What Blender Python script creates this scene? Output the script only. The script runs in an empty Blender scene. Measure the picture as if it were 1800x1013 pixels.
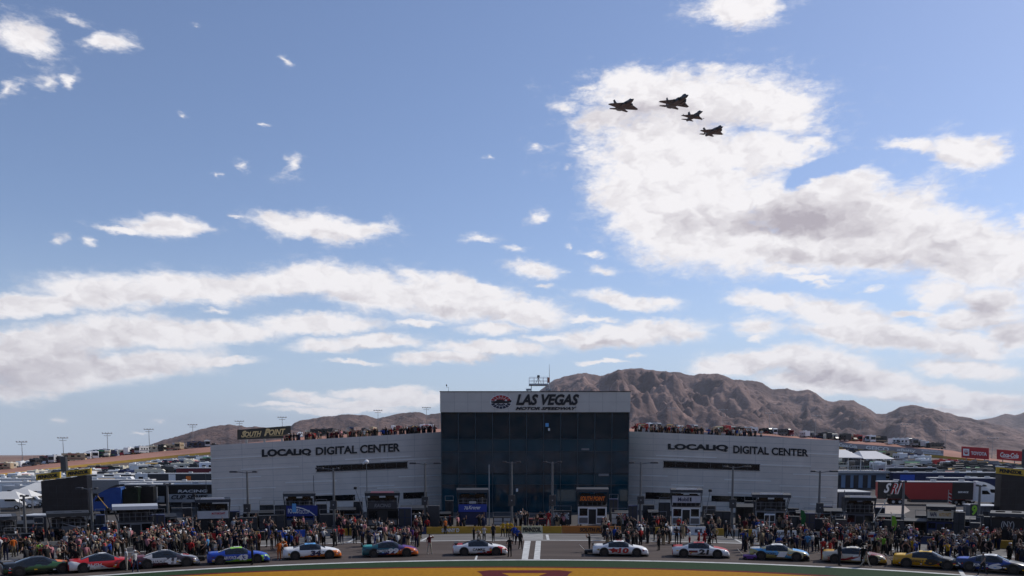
import bpy, math, random
import numpy as np
from mathutils import Vector, Matrix, noise
random.seed(7)
R = math.radians
S = bpy.context.scene
COL = S.collection

# ------------------------------------------------------------------ camera
FPX, HZ, CH, PITCH = 1400.0, 800.0, 8.9, R(5)      # focal length in photo pixels, horizon row, eye height, tilt
PY0 = HZ + FPX * math.tan(PITCH)
cd = bpy.data.cameras.new('camera'); cam = bpy.data.objects.new('camera', cd); COL.objects.link(cam)
cam.location = (0, 0, CH); cam.rotation_euler = (R(90) - PITCH, 0, 0)
cd.sensor_width = 36; cd.lens = 36 * FPX / 1800; cd.shift_y = (PY0 - 506.5) / 1800
cd.clip_start = .5; cd.clip_end = 60000
S.camera = cam
S.view_settings.view_transform = 'Standard'; S.view_settings.look = 'None'
S.view_settings.exposure = 0.0; S.view_settings.gamma = 1
_fw = Vector((0, math.cos(PITCH), -math.sin(PITCH))); _up = Vector((0, math.sin(PITCH), math.cos(PITCH)))

def ray(px, py): return _fw * FPX + Vector((px - 900, 0, 0)) + _up * (PY0 - py)
def P(px, py, d):                       # point seen at that pixel, d metres ahead
    r = ray(px, py); return Vector((0, 0, CH)) + r * (d / r.y)
def G(px, py, z=0.0):                   # point of the level ground seen at that pixel
    r = ray(px, py); return Vector((0, 0, CH)) + r * ((z - CH) / r.z)

# ------------------------------------------------------------------ sun and sky
SUN_AZ, SUN_EL = R(56), R(42)           # clockwise from straight ahead
sl = bpy.data.lights.new('sun', 'SUN'); sun = bpy.data.objects.new('sun', sl); COL.objects.link(sun)
sl.energy = 3.3; sl.angle = R(.53); sl.color = (1, .95, .88)
sd = Vector((math.sin(SUN_AZ) * math.cos(SUN_EL), math.cos(SUN_AZ) * math.cos(SUN_EL), math.sin(SUN_EL)))
sun.rotation_euler = sd.to_track_quat('Z', 'Y').to_euler(); sun.location = sd * 300

# clouds of this sky: centre, half sizes and tilt, in photo pixels turned into compass bearing and height
CLOUDS = [
 (1230,178,180,48,6),(1120,152,62,26,5),(1360,185,80,40,22),(1400,212,58,24,32),(1300,148,45,26,20),(1070,208,60,26,-8),(1000,190,26,9,10),
 (1180,275,150,80,8),(1320,270,120,36,8),(1130,330,85,80,0),(1230,345,130,90,8),(1180,400,110,60,20),(1300,430,140,46,8),
 (1400,355,120,50,10),(1490,345,90,50,15),(1480,410,190,60,10),(1600,390,120,56,28),(1690,425,130,50,24),(1770,455,100,46,15),(1500,440,250,36,6),(1720,470,120,30,8),
 (1430,255,40,14,20),(1030,150,26,7,-12),(1255,118,26,8,10),
 (940,263,13,6,-20),(1020,265,22,9,10),(950,382,17,8,-8),(1000,295,10,5,0),(860,270,8,3,0),
 (1620,255,58,10,14),(1705,265,66,28,14),(1300,12,76,30,6),(1795,385,20,14,0),(1505,282,10,4,0),
 (500,108,17,5,25),(45,62,54,28,8),(185,76,38,12,-12),(130,35,26,7,5),(80,145,17,13,0),(116,142,18,7,-50),(22,158,28,8,-40),(350,45,10,3,0),(320,203,5,3,0),
 (422,293,11,7,0),(512,291,21,10,-35),(385,310,8,4,-40),(450,217,8,2,0),
 (300,398,68,18,-6),(215,406,44,6,2),(560,400,100,22,2),(640,402,60,12,0),(500,384,40,10,8),(100,422,16,8,-10),(160,425,14,6,0),(420,385,14,4,0),
 (845,421,30,5,0),(940,476,44,14,12),(905,437,20,6,10),(1058,476,30,8,15),(1045,448,20,5,5),(1100,529,78,12,10),(1160,534,36,10,8),(1002,436,6,4,0),(960,505,18,4,0),
 (60,534,100,20,-9),(190,516,130,27,-3),(330,508,130,25,0),(470,500,110,19,-6),(560,492,90,24,0),(650,510,120,34,8),(780,526,130,34,8),(900,545,110,24,9),(735,488,44,12,18),(830,508,90,15,14),(1030,562,56,6,3),(420,528,26,5,0),
 (60,590,90,14,-14),(180,586,150,30,-8),(60,630,130,46,-10),(260,584,130,26,3),(380,582,130,17,-3),(560,570,120,15,-3),(230,644,170,24,-9),(370,634,90,9,-5),(110,665,120,24,-8),(30,690,50,18,0),(85,695,24,9,0),(380,548,26,4,0),
 (570,608,60,13,0),(660,600,80,13,-3),(620,638,44,4,0),(735,566,38,6,0),(860,577,60,11,2),(780,626,90,11,-1),(860,612,100,12,3),(720,628,34,6,0),
 (1090,590,150,17,-4),(1150,576,70,13,-2),(1200,586,50,14,8),(975,596,60,7,0),(1105,622,18,5,0),(1060,636,40,3,0),(1330,596,18,7,0),
 (1350,530,70,17,10),(1330,572,46,17,5),(1470,555,110,26,14),(1500,590,110,20,12),(1590,596,90,22,14),(1690,605,100,24,12),(1700,650,90,16,8),
 (1660,510,56,20,10),(1640,520,34,26,0),(1740,526,70,26,8),(1720,560,90,20,2),(1610,552,60,6,0),(1780,590,60,26,0),(1790,600,50,24,20),
 (1430,488,48,6,8),(1450,500,24,6,8),(1530,510,20,4,0),(1380,475,60,8,6),
 (1350,632,120,19,-3),(1290,645,80,14,-3),(1440,640,110,26,9),(1540,665,100,22,14),(1600,690,120,16,8),(1480,675,160,18,6),(1700,702,120,11,3),(1700,720,120,12,0),(1580,700,20,8,0),
 (520,694,40,7,0),(560,702,60,8,0),(660,688,90,8,-3),(720,700,90,14,0),(660,712,110,8,0),(500,712,60,4,0),(98,741,12,5,0),(280,744,8,5,0),(240,765,20,2,0),(600,722,120,6,0),
 (1560,300,0.1,0.1,0)]
SHADES = [(1140,205,120,24,0,.8),(1260,215,80,22,0,.5),(1400,388,130,30,6,1.5),(1500,405,80,22,10,1.0),(1200,395,60,22,10,.6),(1540,455,110,14,6,.9),(1380,455,80,14,0,.8),(1500,350,50,22,0,.4),
 (1630,470,90,14,8,.9),(1600,415,60,16,15,.6),(1690,440,70,16,15,.45),(1730,535,60,18,5,1.1),(1720,575,80,12,5,.7),(1560,607,120,14,10,.9),(1660,625,80,12,10,.6),(1780,603,40,14,0,.7),(1440,658,130,13,6,1.1),(1560,705,110,10,6,.8),(1380,690,90,10,0,.7),
 (60,650,150,30,-9,.9),(250,650,150,12,-8,.6),(120,600,160,24,-8,.55),(200,530,200,10,-4,.45),(560,520,200,10,3,.4),(800,545,180,10,6,.55),(1090,600,130,7,-3,.7),(570,415,80,6,0,.35),(850,630,120,6,0,.6),(640,618,90,5,0,.5),(1700,712,150,10,0,.6),(1690,280,50,8,14,.4)]
HOLES = [(1400,320,16,10,-20),(1445,298,46,8,-10)]

def build_world():
    w = bpy.data.worlds.new('World'); S.world = w; w.use_nodes = True
    nt = w.node_tree; N = nt.nodes; L = nt.links; N.clear()
    def nd(t, **k):
        n = N.new(t)
        for a, b in k.items(): setattr(n, a, b)
        return n
    def inp(n, i, v):
        if isinstance(v, bpy.types.NodeSocket): L.new(v, n.inputs[i])
        else: n.inputs[i].default_value = v
    def M(op, a, b=0.0, c=0.0, clamp=False):
        n = nd('ShaderNodeMath', operation=op); n.use_clamp = clamp
        inp(n, 0, a); inp(n, 1, b)
        if len(n.inputs) > 2: inp(n, 2, c)
        return n.outputs[0]
    def V(op, a, b=(0, 0, 0)):
        n = nd('ShaderNodeVectorMath', operation=op); inp(n, 0, a)
        if op == 'SCALE': inp(n, 3, b)
        elif op != 'LENGTH': inp(n, 1, b)
        return n.outputs[1] if op == 'LENGTH' else n.outputs[0]
    def noise_(vec, sc, det, rough=.55, lac=2.0):
        n = nd('ShaderNodeTexNoise'); inp(n, 'Vector', vec); inp(n, 'Scale', sc); inp(n, 'Detail', det); inp(n, 'Roughness', rough); inp(n, 'Lacunarity', lac)
        return n
    def sstep(v, lo, hi, a=0.0, b=1.0):
        n = nd('ShaderNodeMapRange', interpolation_type='SMOOTHSTEP'); inp(n, 0, v); inp(n, 1, lo); inp(n, 2, hi); inp(n, 3, a); inp(n, 4, b)
        return n.outputs[0]
    tc = nd('ShaderNodeTexCoord'); sx = nd('ShaderNodeSeparateXYZ'); L.new(tc.outputs['Generated'], sx.inputs[0])
    X, Y, Z = sx.outputs
    az = M('ARCTAN2', X, Y)
    hyp = M('SQRT', M('ADD', M('MULTIPLY', X, X), M('MULTIPLY', Y, Y)))
    el = M('DIVIDE', Z, M('MAXIMUM', hyp, .05))
    cb = nd('ShaderNodeCombineXYZ'); L.new(az, cb.inputs[0]); L.new(el, cb.inputs[1])
    p = cb.outputs[0]                                               # bearing, height: about 1400 photo pixels a unit
    q = V('MULTIPLY', p, (1.0, 1.9, 1.0))
    wn = noise_(q, 15, 3, .6); wv = V('SCALE', V('SUBTRACT', wn.outputs['Color'], (.5, .5, .5)), .034)
    wn2 = noise_(q, 60, 3, .65); wv2 = V('SCALE', V('SUBTRACT', wn2.outputs['Color'], (.5, .5, .5)), .016)
    pw = V('ADD', V('ADD', p, V('MULTIPLY', wv, (1, .55, 0))), V('MULTIPLY', wv2, (1, .7, 0)))
    def ell(c, vec, prev=None):
        r = ray(c[0], c[1]); a = math.atan2(r.x, r.y); e = r.z / math.hypot(r.x, r.y); ca = math.cos(a)
        m = nd('ShaderNodeMapping', vector_type='TEXTURE'); L.new(vec, m.inputs[0])
        if prev is None: m.inputs[1].default_value = (a, e, 0)
        else:                                                       # evaluated one after the other: keeps the shader's stack small
            k = nd('ShaderNodeVectorMath', operation='MULTIPLY_ADD'); L.new(prev, k.inputs[0]); k.inputs[1].default_value = (1e-7,) * 3; k.inputs[2].default_value = (a, e, 0); L.new(k.outputs[0], m.inputs[1])
        m.inputs[2].default_value = (0, 0, -R(c[4])); m.inputs[3].default_value = (c[2] * ca * ca / FPX, c[3] * ca / FPX, 1)
        return M('SUBTRACT', 1.0, V('LENGTH', m.outputs[0]))
    f = None
    for c in CLOUDS:
        sm = 1.5 if c[2] < 34 else (1.2 if c[2] < 62 else 1.0)
        e = ell((c[0], c[1], c[2] * 1.22 * sm, c[3] * 1.3 * sm, c[4]), pw, f)
        # smooth maximum for the larger ones so that lobes melt together
        if c[2] < 62: e = M('SUBTRACT', M('MULTIPLY', e, .6 if c[2] < 14 else (.72 if c[2] < 34 else .85)), .26 if c[2] < 34 else .12)
        f = e if f is None else (M('SMOOTH_MAX', f, e, .12) if c[2] > 60 else M('MAXIMUM', f, e))
    for c in HOLES:
        e = ell((c[0], c[1], c[2] * 1.3, c[3] * 1.6, c[4]), pw, f if c is HOLES[0] else hole)
        hole = e if c is HOLES[0] else M('MAXIMUM', hole, e)
    n1 = noise_(V('ADD', q, wv), 24, 5, .62).outputs['Fac']
    n2 = noise_(V('ADD', q, wv2), 100, 5, .68).outputs['Fac']
    nn = M('ADD', M('MULTIPLY', M('SUBTRACT', n1, .5), 2.5), M('MULTIPLY', M('SUBTRACT', n2, .5), .95))
    nn = M('MULTIPLY', nn, sstep(el, .05, .36, .42, 1.15))
    fld = M('ADD', M('ADD', f, M('MULTIPLY', M('MAXIMUM', f, 0.0), 1.6)), nn)
    fld = M('SUBTRACT', fld, sstep(M('ADD', hole, M('MULTIPLY', M('SUBTRACT', n1, .5), 1.6)), -.75, .95, 0, 2.7))
    dens = M('POWER', sstep(fld, -.28, 1.3), 1.1)
    dens = M('MULTIPLY', dens, sstep(f, -.75, .0))
    g = None; pv = V('ADD', pw, V('SCALE', wv, .8))
    for c in SHADES:
        e = M('MULTIPLY', sstep(ell((c[0], c[1], c[2] * 1.55, c[3] * 1.8, c[4]), pv, f if g is None else g), 0, 1.0), c[5])
        g = e if g is None else M('MAXIMUM', g, e)
    # billows: light falls from the upper right, so compare the billow noise with itself a step nearer the sun
    b1 = noise_(pv, 38, 4, .5).outputs['Fac']
    b2 = noise_(V('ADD', pv, (.005, .010, 0)), 38, 4, .5).outputs['Fac']
    rel = M('MULTIPLY', M('SUBTRACT', b1, b2), .55)
    core = sstep(fld, .5, 1.2)
    sh = M('ADD', M('MULTIPLY', g, .32), M('MULTIPLY', M('MULTIPLY', core, M('SUBTRACT', wn.outputs['Fac'], .46)), .3))
    lum = M('SUBTRACT', M('ADD', .96, rel), sh, clamp=False)
    lum = M('MINIMUM', M('MAXIMUM', lum, .42), 1.0)
    ramp = nd('ShaderNodeMix', data_type='RGBA'); rr = nd('ShaderNodeMapRange'); inp(rr, 0, lum); inp(rr, 1, .5); inp(rr, 2, .96); inp(ramp, 0, rr.outputs[0])
    ramp.inputs[6].default_value = (.47, .43, .48, 1); ramp.inputs[7].default_value = (.97, .945, .96, 1)
    sky = nd('ShaderNodeTexSky', sky_type='NISHITA'); sky.sun_disc = False; sky.sun_elevation = SUN_EL; sky.sun_rotation = SUN_AZ
    sky.altitude = 600; sky.air_density = 1.0; sky.dust_density = 0.5; sky.ozone_density = 2.2
    hz = nd('ShaderNodeMix', data_type='RGBA'); inp(hz, 0, sstep(el, -.02, .27, .85, 0.0)); tn = nd('ShaderNodeMix', data_type='RGBA', blend_type='MULTIPLY'); inp(tn, 0, 1.0); L.new(sky.outputs[0], tn.inputs[6]); tn.inputs[7].default_value = (1.05, 1.0, 1.06, 1); L.new(tn.outputs[2], hz.inputs[6]); hz.inputs[7].default_value = (3.9, 4.9, 6.3, 1)   # dusty pale blue near the horizon
    b_sky = nd('ShaderNodeBackground'); L.new(hz.outputs[2], b_sky.inputs[0]); b_sky.inputs[1].default_value = .118
    b_cl = nd('ShaderNodeBackground'); L.new(ramp.outputs[2], b_cl.inputs[0]); b_cl.inputs[1].default_value = 1.0
    mx = nd('ShaderNodeMixShader'); inp(mx, 0, dens); L.new(b_sky.outputs[0], mx.inputs[1]); L.new(b_cl.outputs[0], mx.inputs[2])
    out = nd('ShaderNodeOutputWorld'); L.new(mx.outputs[0], out.inputs[0])
build_world()
S.world.cycles.sampling_method = 'NONE'
S.cycles.max_bounces = 5; S.cycles.diffuse_bounces = 2; S.cycles.glossy_bounces = 3; S.cycles.transmission_bounces = 4

# ------------------------------------------------------------------ helpers
def srgb(r, g, b):
    f = lambda c: (c / 255 / 12.92) if c / 255 <= .04045 else ((c / 255 + .055) / 1.055) ** 2.4
    return (f(r), f(g), f(b))
_M = {}
def mat(name, col, rough=.6, metal=0.0, var=.12, scale=1.5, col2=None, bump=0.0, spec=.5, stretch=(1, 1, 1)):
    if name in _M: return _M[name]
    m = bpy.data.materials.new(name); m.use_nodes = True; nt = m.node_tree; N = nt.nodes; L = nt.links
    b = N['Principled BSDF']; b.inputs['Roughness'].default_value = rough; b.inputs['Metallic'].default_value = metal
    b.inputs['Specular IOR Level'].default_value = spec if rough < .85 else .12
    if var > 0 or col2:
        tc = N.new('ShaderNodeTexCoord'); mp = N.new('ShaderNodeMapping'); mp.inputs[3].default_value = stretch
        nz = N.new('ShaderNodeTexNoise'); nz.inputs['Scale'].default_value = scale; nz.inputs['Detail'].default_value = 6; nz.inputs['Roughness'].default_value = .6
        L.new(tc.outputs['Object'], mp.inputs[0]); L.new(mp.outputs[0], nz.inputs['Vector'])
        mr = N.new('ShaderNodeMapRange'); mr.inputs[1].default_value = .3; mr.inputs[2].default_value = .7; L.new(nz.outputs['Fac'], mr.inputs[0])
        mx = N.new('ShaderNodeMix'); mx.data_type = 'RGBA'; L.new(mr.outputs[0], mx.inputs[0])
        c2 = col2 or tuple(min(1, c * (1 + var)) for c in col); c1 = col if col2 else tuple(c * (1 - var) for c in col)
        mx.inputs[6].default_value = (*c1, 1); mx.inputs[7].default_value = (*c2, 1); L.new(mx.outputs[2], b.inputs['Base Color'])
        if bump:
            bp = N.new('ShaderNodeBump'); bp.inputs['Strength'].default_value = bump; L.new(nz.outputs['Fac'], bp.inputs['Height']); L.new(bp.outputs[0], b.inputs['Normal'])
    else: b.inputs['Base Color'].default_value = (*col, 1)
    _M[name] = m; return m
C = {
 'white': (.78, .78, .77), 'black': (.012, .012, .013), 'charcoal': (.035, .036, .04), 'grey': (.2, .2, .205), 'silver': (.42, .43, .44), 'red': (.42, .02, .02),
 'maroon': (.14, .012, .018), 'orange': (.75, .17, .02), 'yellow': (.75, .45, .02), 'gold': (.55, .32, .05), 'green': (.03, .2, .06), 'lime': (.3, .62, .05), 'teal': (.02, .3, .28),
 'blue': (.02, .08, .42), 'navy': (.012, .02, .07), 'sky': (.12, .38, .72), 'purple': (.1, .03, .2), 'tan': (.42, .32, .2), 'khaki': (.33, .27, .18), 'brown': (.1, .055, .03), 'pink': (.7, .3, .32), 'cream': (.65, .6, .48)}
def paint(c): return mat('paint_' + c, C[c], .35, 0, .06, 3)
def cloth(c): return mat('cloth_' + c, tuple(v * .55 + .008 for v in C[c]), .9, 0, .25, 9)
def plastic(c): return mat('matte_' + c, C[c], .6, 0, .15, 4)
DARKGLASS = mat('dark_glass', (.006, .009, .011), .12, 0, .3, .6, spec=.3)
STEEL = mat('galvanised_steel', (.3, .3, .3), .45, .7, .2, 5)
RUBBER = mat('rubber', (.014, .013, .012), .8, 0, .3, 6)

class MB:
    def __init__(s): s.v = []; s.f = []; s.m = []
    def add(s, vs, fs, m=0):
        o = len(s.v); s.v += [tuple(v) for v in vs]; s.f += [tuple(i + o for i in f) for f in fs]; s.m += [m] * len(fs) if isinstance(m, int) else m
        return s
    def box(s, x0, y0, z0, x1, y1, z1, m=0):
        v = [(x, y, z) for z in (z0, z1) for x, y in ((x0, y0), (x1, y0), (x1, y1), (x0, y1))]
        return s.add(v, [(3, 2, 1, 0), (4, 5, 6, 7), (0, 1, 5, 4), (1, 2, 6, 5), (2, 3, 7, 6), (3, 0, 4, 7)], m)
    def bbox(s, x0, y0, z0, x1, y1, z1, r, m=0):      # box with chamfered vertical and top edges
        v = []; 
        for z, i in ((z0, 0), (z1 - r, 0), (z1, r)):
            a, b, c, d = x0 + i, y0 + i, x1 - i, y1 - i
            v += [(a + r, b, z), (c - r, b, z), (c, b + r, z), (c, d - r, z), (c - r, d, z), (a + r, d, z), (a, d - r, z), (a, b + r, z)]
        f = [tuple(range(7, -1, -1)), tuple(range(16, 24))]
        for k in (0, 8):
            for i in range(8): j = (i + 1) % 8; f.append((k + i, k + j, k + 8 + j, k + 8 + i))
        return s.add(v, f, m)
    def cyl(s, a, b, r0, r1=None, n=8, m=0):
        a = Vector(a); b = Vector(b); r1 = r0 if r1 is None else r1; d = (b - a).normalized()
        t = Vector((0, 0, 1)) if abs(d.z) < .9 else Vector((1, 0, 0)); u = d.cross(t).normalized(); w = d.cross(u)
        v = [a + (u * math.cos(k * 2 * math.pi / n) + w * math.sin(k * 2 * math.pi / n)) * r0 for k in range(n)] + [b + (u * math.cos(k * 2 * math.pi / n) + w * math.sin(k * 2 * math.pi / n)) * r1 for k in range(n)]
        f = [(k, (k + 1) % n, n + (k + 1) % n, n + k) for k in range(n)] + [tuple(range(n - 1, -1, -1)), tuple(range(n, 2 * n))]
        return s.add(v, f, m)
    def ell(s, c, rx, ry, rz, n=10, k=6, m=0):
        v = [(c[0], c[1], c[2] - rz)]; f = []
        for j in range(1, k):
            t = -math.pi / 2 + math.pi * j / k
            v += [(c[0] + rx * math.cos(t) * math.cos(2 * math.pi * i / n), c[1] + ry * math.cos(t) * math.sin(2 * math.pi * i / n), c[2] + rz * math.sin(t)) for i in range(n)]
        v.append((c[0], c[1], c[2] + rz)); T = len(v) - 1
        for i in range(n):
            f.append((0, 1 + (i + 1) % n, 1 + i)); f.append((T, T - n + i, T - n + (i + 1) % n))
            for j in range(k - 2): f.append((1 + j * n + i, 1 + j * n + (i + 1) % n, 1 + (j + 1) * n + (i + 1) % n, 1 + (j + 1) * n + i))
        return s.add(v, f, m)
    def prism(s, poly, ax, lo, hi, m=0):              # polygon in the plane across axis ax, swept from lo to hi
        def pt(p, h): return {'x': (h, p[0], p[1]), 'y': (p[0], h, p[1]), 'z': (p[0], p[1], h)}[ax]
        n = len(poly); v = [pt(p, lo) for p in poly] + [pt(p, hi) for p in poly]
        return s.add(v, [tuple(range(n)), tuple(range(2 * n - 1, n - 1, -1))] + [(i, (i + 1) % n, n + (i + 1) % n, n + i) for i in range(n)], m)
    def loft(s, rings, m=0, cap=True, mfun=None):
        n = len(rings[0]); v = [p for r in rings for p in r]; f = []; mm = []
        for a in range(len(rings) - 1):
            for i in range(n):
                j = (i + 1) % n; f.append((a * n + i, a * n + j, (a + 1) * n + j, (a + 1) * n + i)); mm.append(mfun(a, i) if mfun else m)
        if cap: f += [tuple(range(n - 1, -1, -1)), tuple(range((len(rings) - 1) * n, len(rings) * n))]; mm += [mfun(0, -1) if mfun else m, mfun(len(rings) - 1, -1) if mfun else m]
        return s.add(v, f, mm)
    def xf(s, M):
        s.v = [tuple(M @ Vector(p)) for p in s.v]; return s
    def mesh(s, name):
        me = bpy.data.meshes.new(name); me.from_pydata(s.v, [], s.f); me.polygons.foreach_set('material_index', s.m); me.update(); return me
    def build(s, name, mats, parent=None, loc=None, rz=0, smooth=False):
        me = s.mesh(name)
        if not isinstance(mats, (list, tuple)): mats = [mats]
        for m in mats: me.materials.append(m)
        if smooth: me.shade_smooth()
        o = bpy.data.objects.new(name, me); COL.objects.link(o)
        if parent: o.parent = parent
        if loc is not None: o.location = loc
        if rz: o.rotation_euler[2] = rz
        return o
USED = {}
def tag(o, label=None, cat=None, group=None, kind=None):
    if label:
        if label in USED and kind is None and not group: print('DUP LABEL', label)
        USED[label] = 1; o['label'] = label
    if cat: o['category'] = cat
    if group: o['group'] = group
    if kind: o['kind'] = kind
    return o
def empty(name, loc=(0, 0, 0), rz=0, label=None, cat=None, group=None):
    o = bpy.data.objects.new(name, None); COL.objects.link(o); o.location = loc; o.rotation_euler[2] = rz; o.empty_display_size = .3
    return tag(o, label, cat, group)
def child_list(o): return [c for c in ALLCH.get(o.name, [])]
def copy_tree(o, parent=None):
    c = o.copy(); COL.objects.link(c); c.parent = parent
    for ch in list(o.children): copy_tree(ch, c)
    return c
_T = {}
def text_geo(txt, bold=0.0, shear=0.0):
    k = (txt, bold, shear)
    if k in _T: return _T[k]
    cu = bpy.data.curves.new('t', 'FONT'); cu.body = txt; cu.size = 1; cu.align_x = 'CENTER'; cu.align_y = 'CENTER'; cu.offset = bold; cu.shear = shear; cu.resolution_u = 3
    o = bpy.data.objects.new('t', cu); COL.objects.link(o)
    dg = bpy.context.evaluated_depsgraph_get(); me = bpy.data.meshes.new_from_object(o.evaluated_get(dg))
    vs = [tuple(v.co) for v in me.vertices]; fs = [tuple(p.vertices) for p in me.polygons]
    COL.objects.unlink(o); bpy.data.objects.remove(o); bpy.data.curves.remove(cu); bpy.data.meshes.remove(me)
    x0 = min(v[0] for v in vs); x1 = max(v[0] for v in vs); y0 = min(v[1] for v in vs); y1 = max(v[1] for v in vs)
    vs = [((v[0] - (x0 + x1) / 2) / (x1 - x0), (v[1] - (y0 + y1) / 2) / (y1 - y0)) for v in vs]      # unit box
    _T[k] = (vs, fs); return _T[k]
def lettering(mb, txt, x0, z0, x1, z1, y, m=0, bold=.02, shear=0, th=.03, side=-1):
    """solid letters filling the box x0..x1, z0..z1 on a face at y that looks towards side*y"""
    vs, fs = text_geo(txt, bold, shear); n = len(vs); cx, cz, w, h = (x0 + x1) / 2, (z0 + z1) / 2, x1 - x0, z1 - z0
    fl = 1 if side < 0 else -1
    fr = [(cx + fl * v[0] * w, y + side * th, cz + v[1] * h) for v in vs]; bk = [(a, y, c) for a, b, c in fr]
    ed = {}
    for f in fs:
        for i in range(len(f)):
            e = (f[i], f[(i + 1) % len(f)]); ed[e] = ed.get(e, 0) + 1
    q = [(a, b, n + b, n + a) for (a, b) in ed if (b, a) not in ed]
    mb.add(fr + bk, list(fs) + [tuple(x) for x in q], m)
    return mb
def quad_text(txt, A, B, Cc, D, th=.05, bold=.02, shear=0):
    """letters spread over the quad A (low start) B (low end) Cc (high end) D (high start), standing th out of it"""
    vs, fs = text_geo(txt, bold, shear); A, B, Cc, D = map(Vector, (A, B, Cc, D)); nrm = (B - A).cross(D - A).normalized()
    fr = []
    for v in vs:
        s, t = v[0] + .5, v[1] + .5
        fr.append((A * (1 - s) + B * s) * (1 - t) + (D * (1 - s) + Cc * s) * t + nrm * th)
    bk = [p - nrm * th for p in fr]; n = len(vs); ed = set()
    for f in fs:
        for i in range(len(f)): ed.add((f[i], f[(i + 1) % len(f)]))
    m = MB(); m.add([tuple(p) for p in fr + bk], list(fs) + [(a, b, n + b, n + a) for a, b in ed if (b, a) not in ed]); return m

# lines that run along the curved front of the place
def kx(yc): return float(np.interp(yc, [895, 938, 984, 1040], [2.8e-5, 4.0e-5, 4.7e-5, 5.4e-5]))
def yc(y, x): return y + kx(y) * (x - 940) ** 2
def on(x, y, z=0.0): return G(x, yc(y, x), z)         # y as it would be read at the middle of the photograph
def heading(x, y):
    a, b = on(x - 20, y), on(x + 20, y); return math.atan2(b.y - a.y, b.x - a.x)
def strip(name, y_far, y_near, m, z, xs=None, kind='structure', n=5):
    mb = MB(); xs = xs or range(-500, 2301, 20); rows = [y_far + (y_near - y_far) * i / n for i in range(n + 1)]
    vs = [on(x, y, z) for x in xs for y in rows]; k = len(rows); L = len(list(xs))
    mb.add(vs, [(a * k + i + 1, (a + 1) * k + i + 1, (a + 1) * k + i, a * k + i) for a in range(L - 1) for i in range(k - 1)])
    return tag(mb.build(name, m), kind=kind)

# ------------------------------------------------------------------ ground, roads, paint
asph = mat('old_asphalt', (.085, .078, .074), .9, 0, .25, .35, bump=.2)
asph2 = mat('pit_road_asphalt', (.088, .070, .062), .88, 0, .3, .3, stretch=(.25, 2.5, 1), bump=.1)
conc = mat('pit_stall_concrete', (.2, .19, .18), .85, 0, .3, .35, col2=(.12, .112, .105), stretch=(.35, 2.2, 1))
desert = mat('desert_ground', (.28, .18, .13), .95, 0, .3, .004, col2=(.2, .14, .11))
grassm = mat('painted_turf', (.018, .042, .016), .9, 0, .35, 6, bump=.5)
whitep = mat('road_paint_white', (.5, .5, .48), .7, 0, .25, 1.2)
pale = mat('pale_concrete', (.36, .31, .27), .9, 0, .15, .2)
g = MB(); g.add([(-30000, -3000, 0), (30000, -3000, 0), (30000, 40000, 0), (-30000, 40000, 0)], [(0, 1, 2, 3)]); tag(g.build('ground', desert), kind='structure')
g = MB(); g.add([(-140, 40, .012), (140, 40, .012), (160, 149, .012), (-160, 149, .012)], [(0, 1, 2, 3)]); tag(g.build('infield_pavement', asph), kind='structure')
strip('pit_road', 950, 985, asph2, .024)
strip('pit_stall_pavement', 936, 949.4, conc, .03)
strip('stall_line', 949.4, 950.2, whitep, .036)
strip('track_edge_line', 983.6, 985.2, whitep, .036)
strip('grass_strip', 985.2, 1046, grassm, .03, n=8)
strip('racetrack', 1046, 1110, asph, .03)

def sheet(name, pts, m, z=.045, kind='structure', parent=None):
    mb = MB(); mb.add([on(x, y, z) for x, y in pts], [tuple(range(len(pts)))]); return tag(mb.build(name, m, parent), kind=kind if not parent else None)
# start and finish lines, painted stall marks
for k, (xa, xb, ya, yb, sk) in enumerate([(917, 930, 951, 983.4, -1), (938, 949, 951, 983.4, -3), (833, 838, 976, 983.4, -1)]):
    c = sk
    sheet('painted_road_line', [(xa + (0 if k < 2 else 1), yb), (xb + (-2 if k == 0 else 0), yb), (xb + (3 if k == 0 else 2), ya), (xa + (5 if k == 0 else 4), ya)], whitep)
sheet('painted_road_line', [(1690, 1013 - 27), (1699, 1013 - 27), (1672, 954), (1668, 954)], whitep)
for (x, dx) in [(610, -16), (738, -20), (961, 2), (1120, 16), (1302, 18)]:
    sheet('painted_stall_line', [(x, 949), (x + 5, 949), (x + 5 - dx, 940), (x - dx, 940)], whitep, .05)
for i in range(7):
    y = 938.5 + i * 1.5; sheet('tyre_marked_start_box_line', [(916, y + .8), (955, y + .8), (954, y), (918, y)], whitep, .05)

# the big painted emblem in the front grass
def arc(cx, cy, rx, ry, n=64): return [(cx + rx * math.cos(2 * math.pi * i / n), cy + ry * math.sin(2 * math.pi * i / n)) for i in range(n)]
maroonp = mat('turf_paint_maroon', (.09, .012, .012), .9, 0, .3, 5); goldp = mat('turf_paint_gold', (.33, .15, .005), .9, 0, .18, 3)
def flat(name, pts, m, z):
    mb = MB(); mb.add([G(x, y, z) for x, y in pts], [tuple(range(len(pts)))]); return tag(mb.build(name, m), kind='structure')
flat('painted_border', arc(880, 1062, 900, 66), maroonp, .036)
flat('painted_emblem_field', arc(875, 1062, 880, 64), goldp, .042)
flat('painted_emblem_letter', [(838, 1004.6), (860, 1002.6), (985, 1002.6), (1007, 1005), (1000, 1009), (986, 1030), (945, 1040), (948, 1012), (962, 1007.5), (882, 1007.5), (894, 1012), (900, 1040), (860, 1030), (846, 1009)], maroonp, .048)

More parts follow.
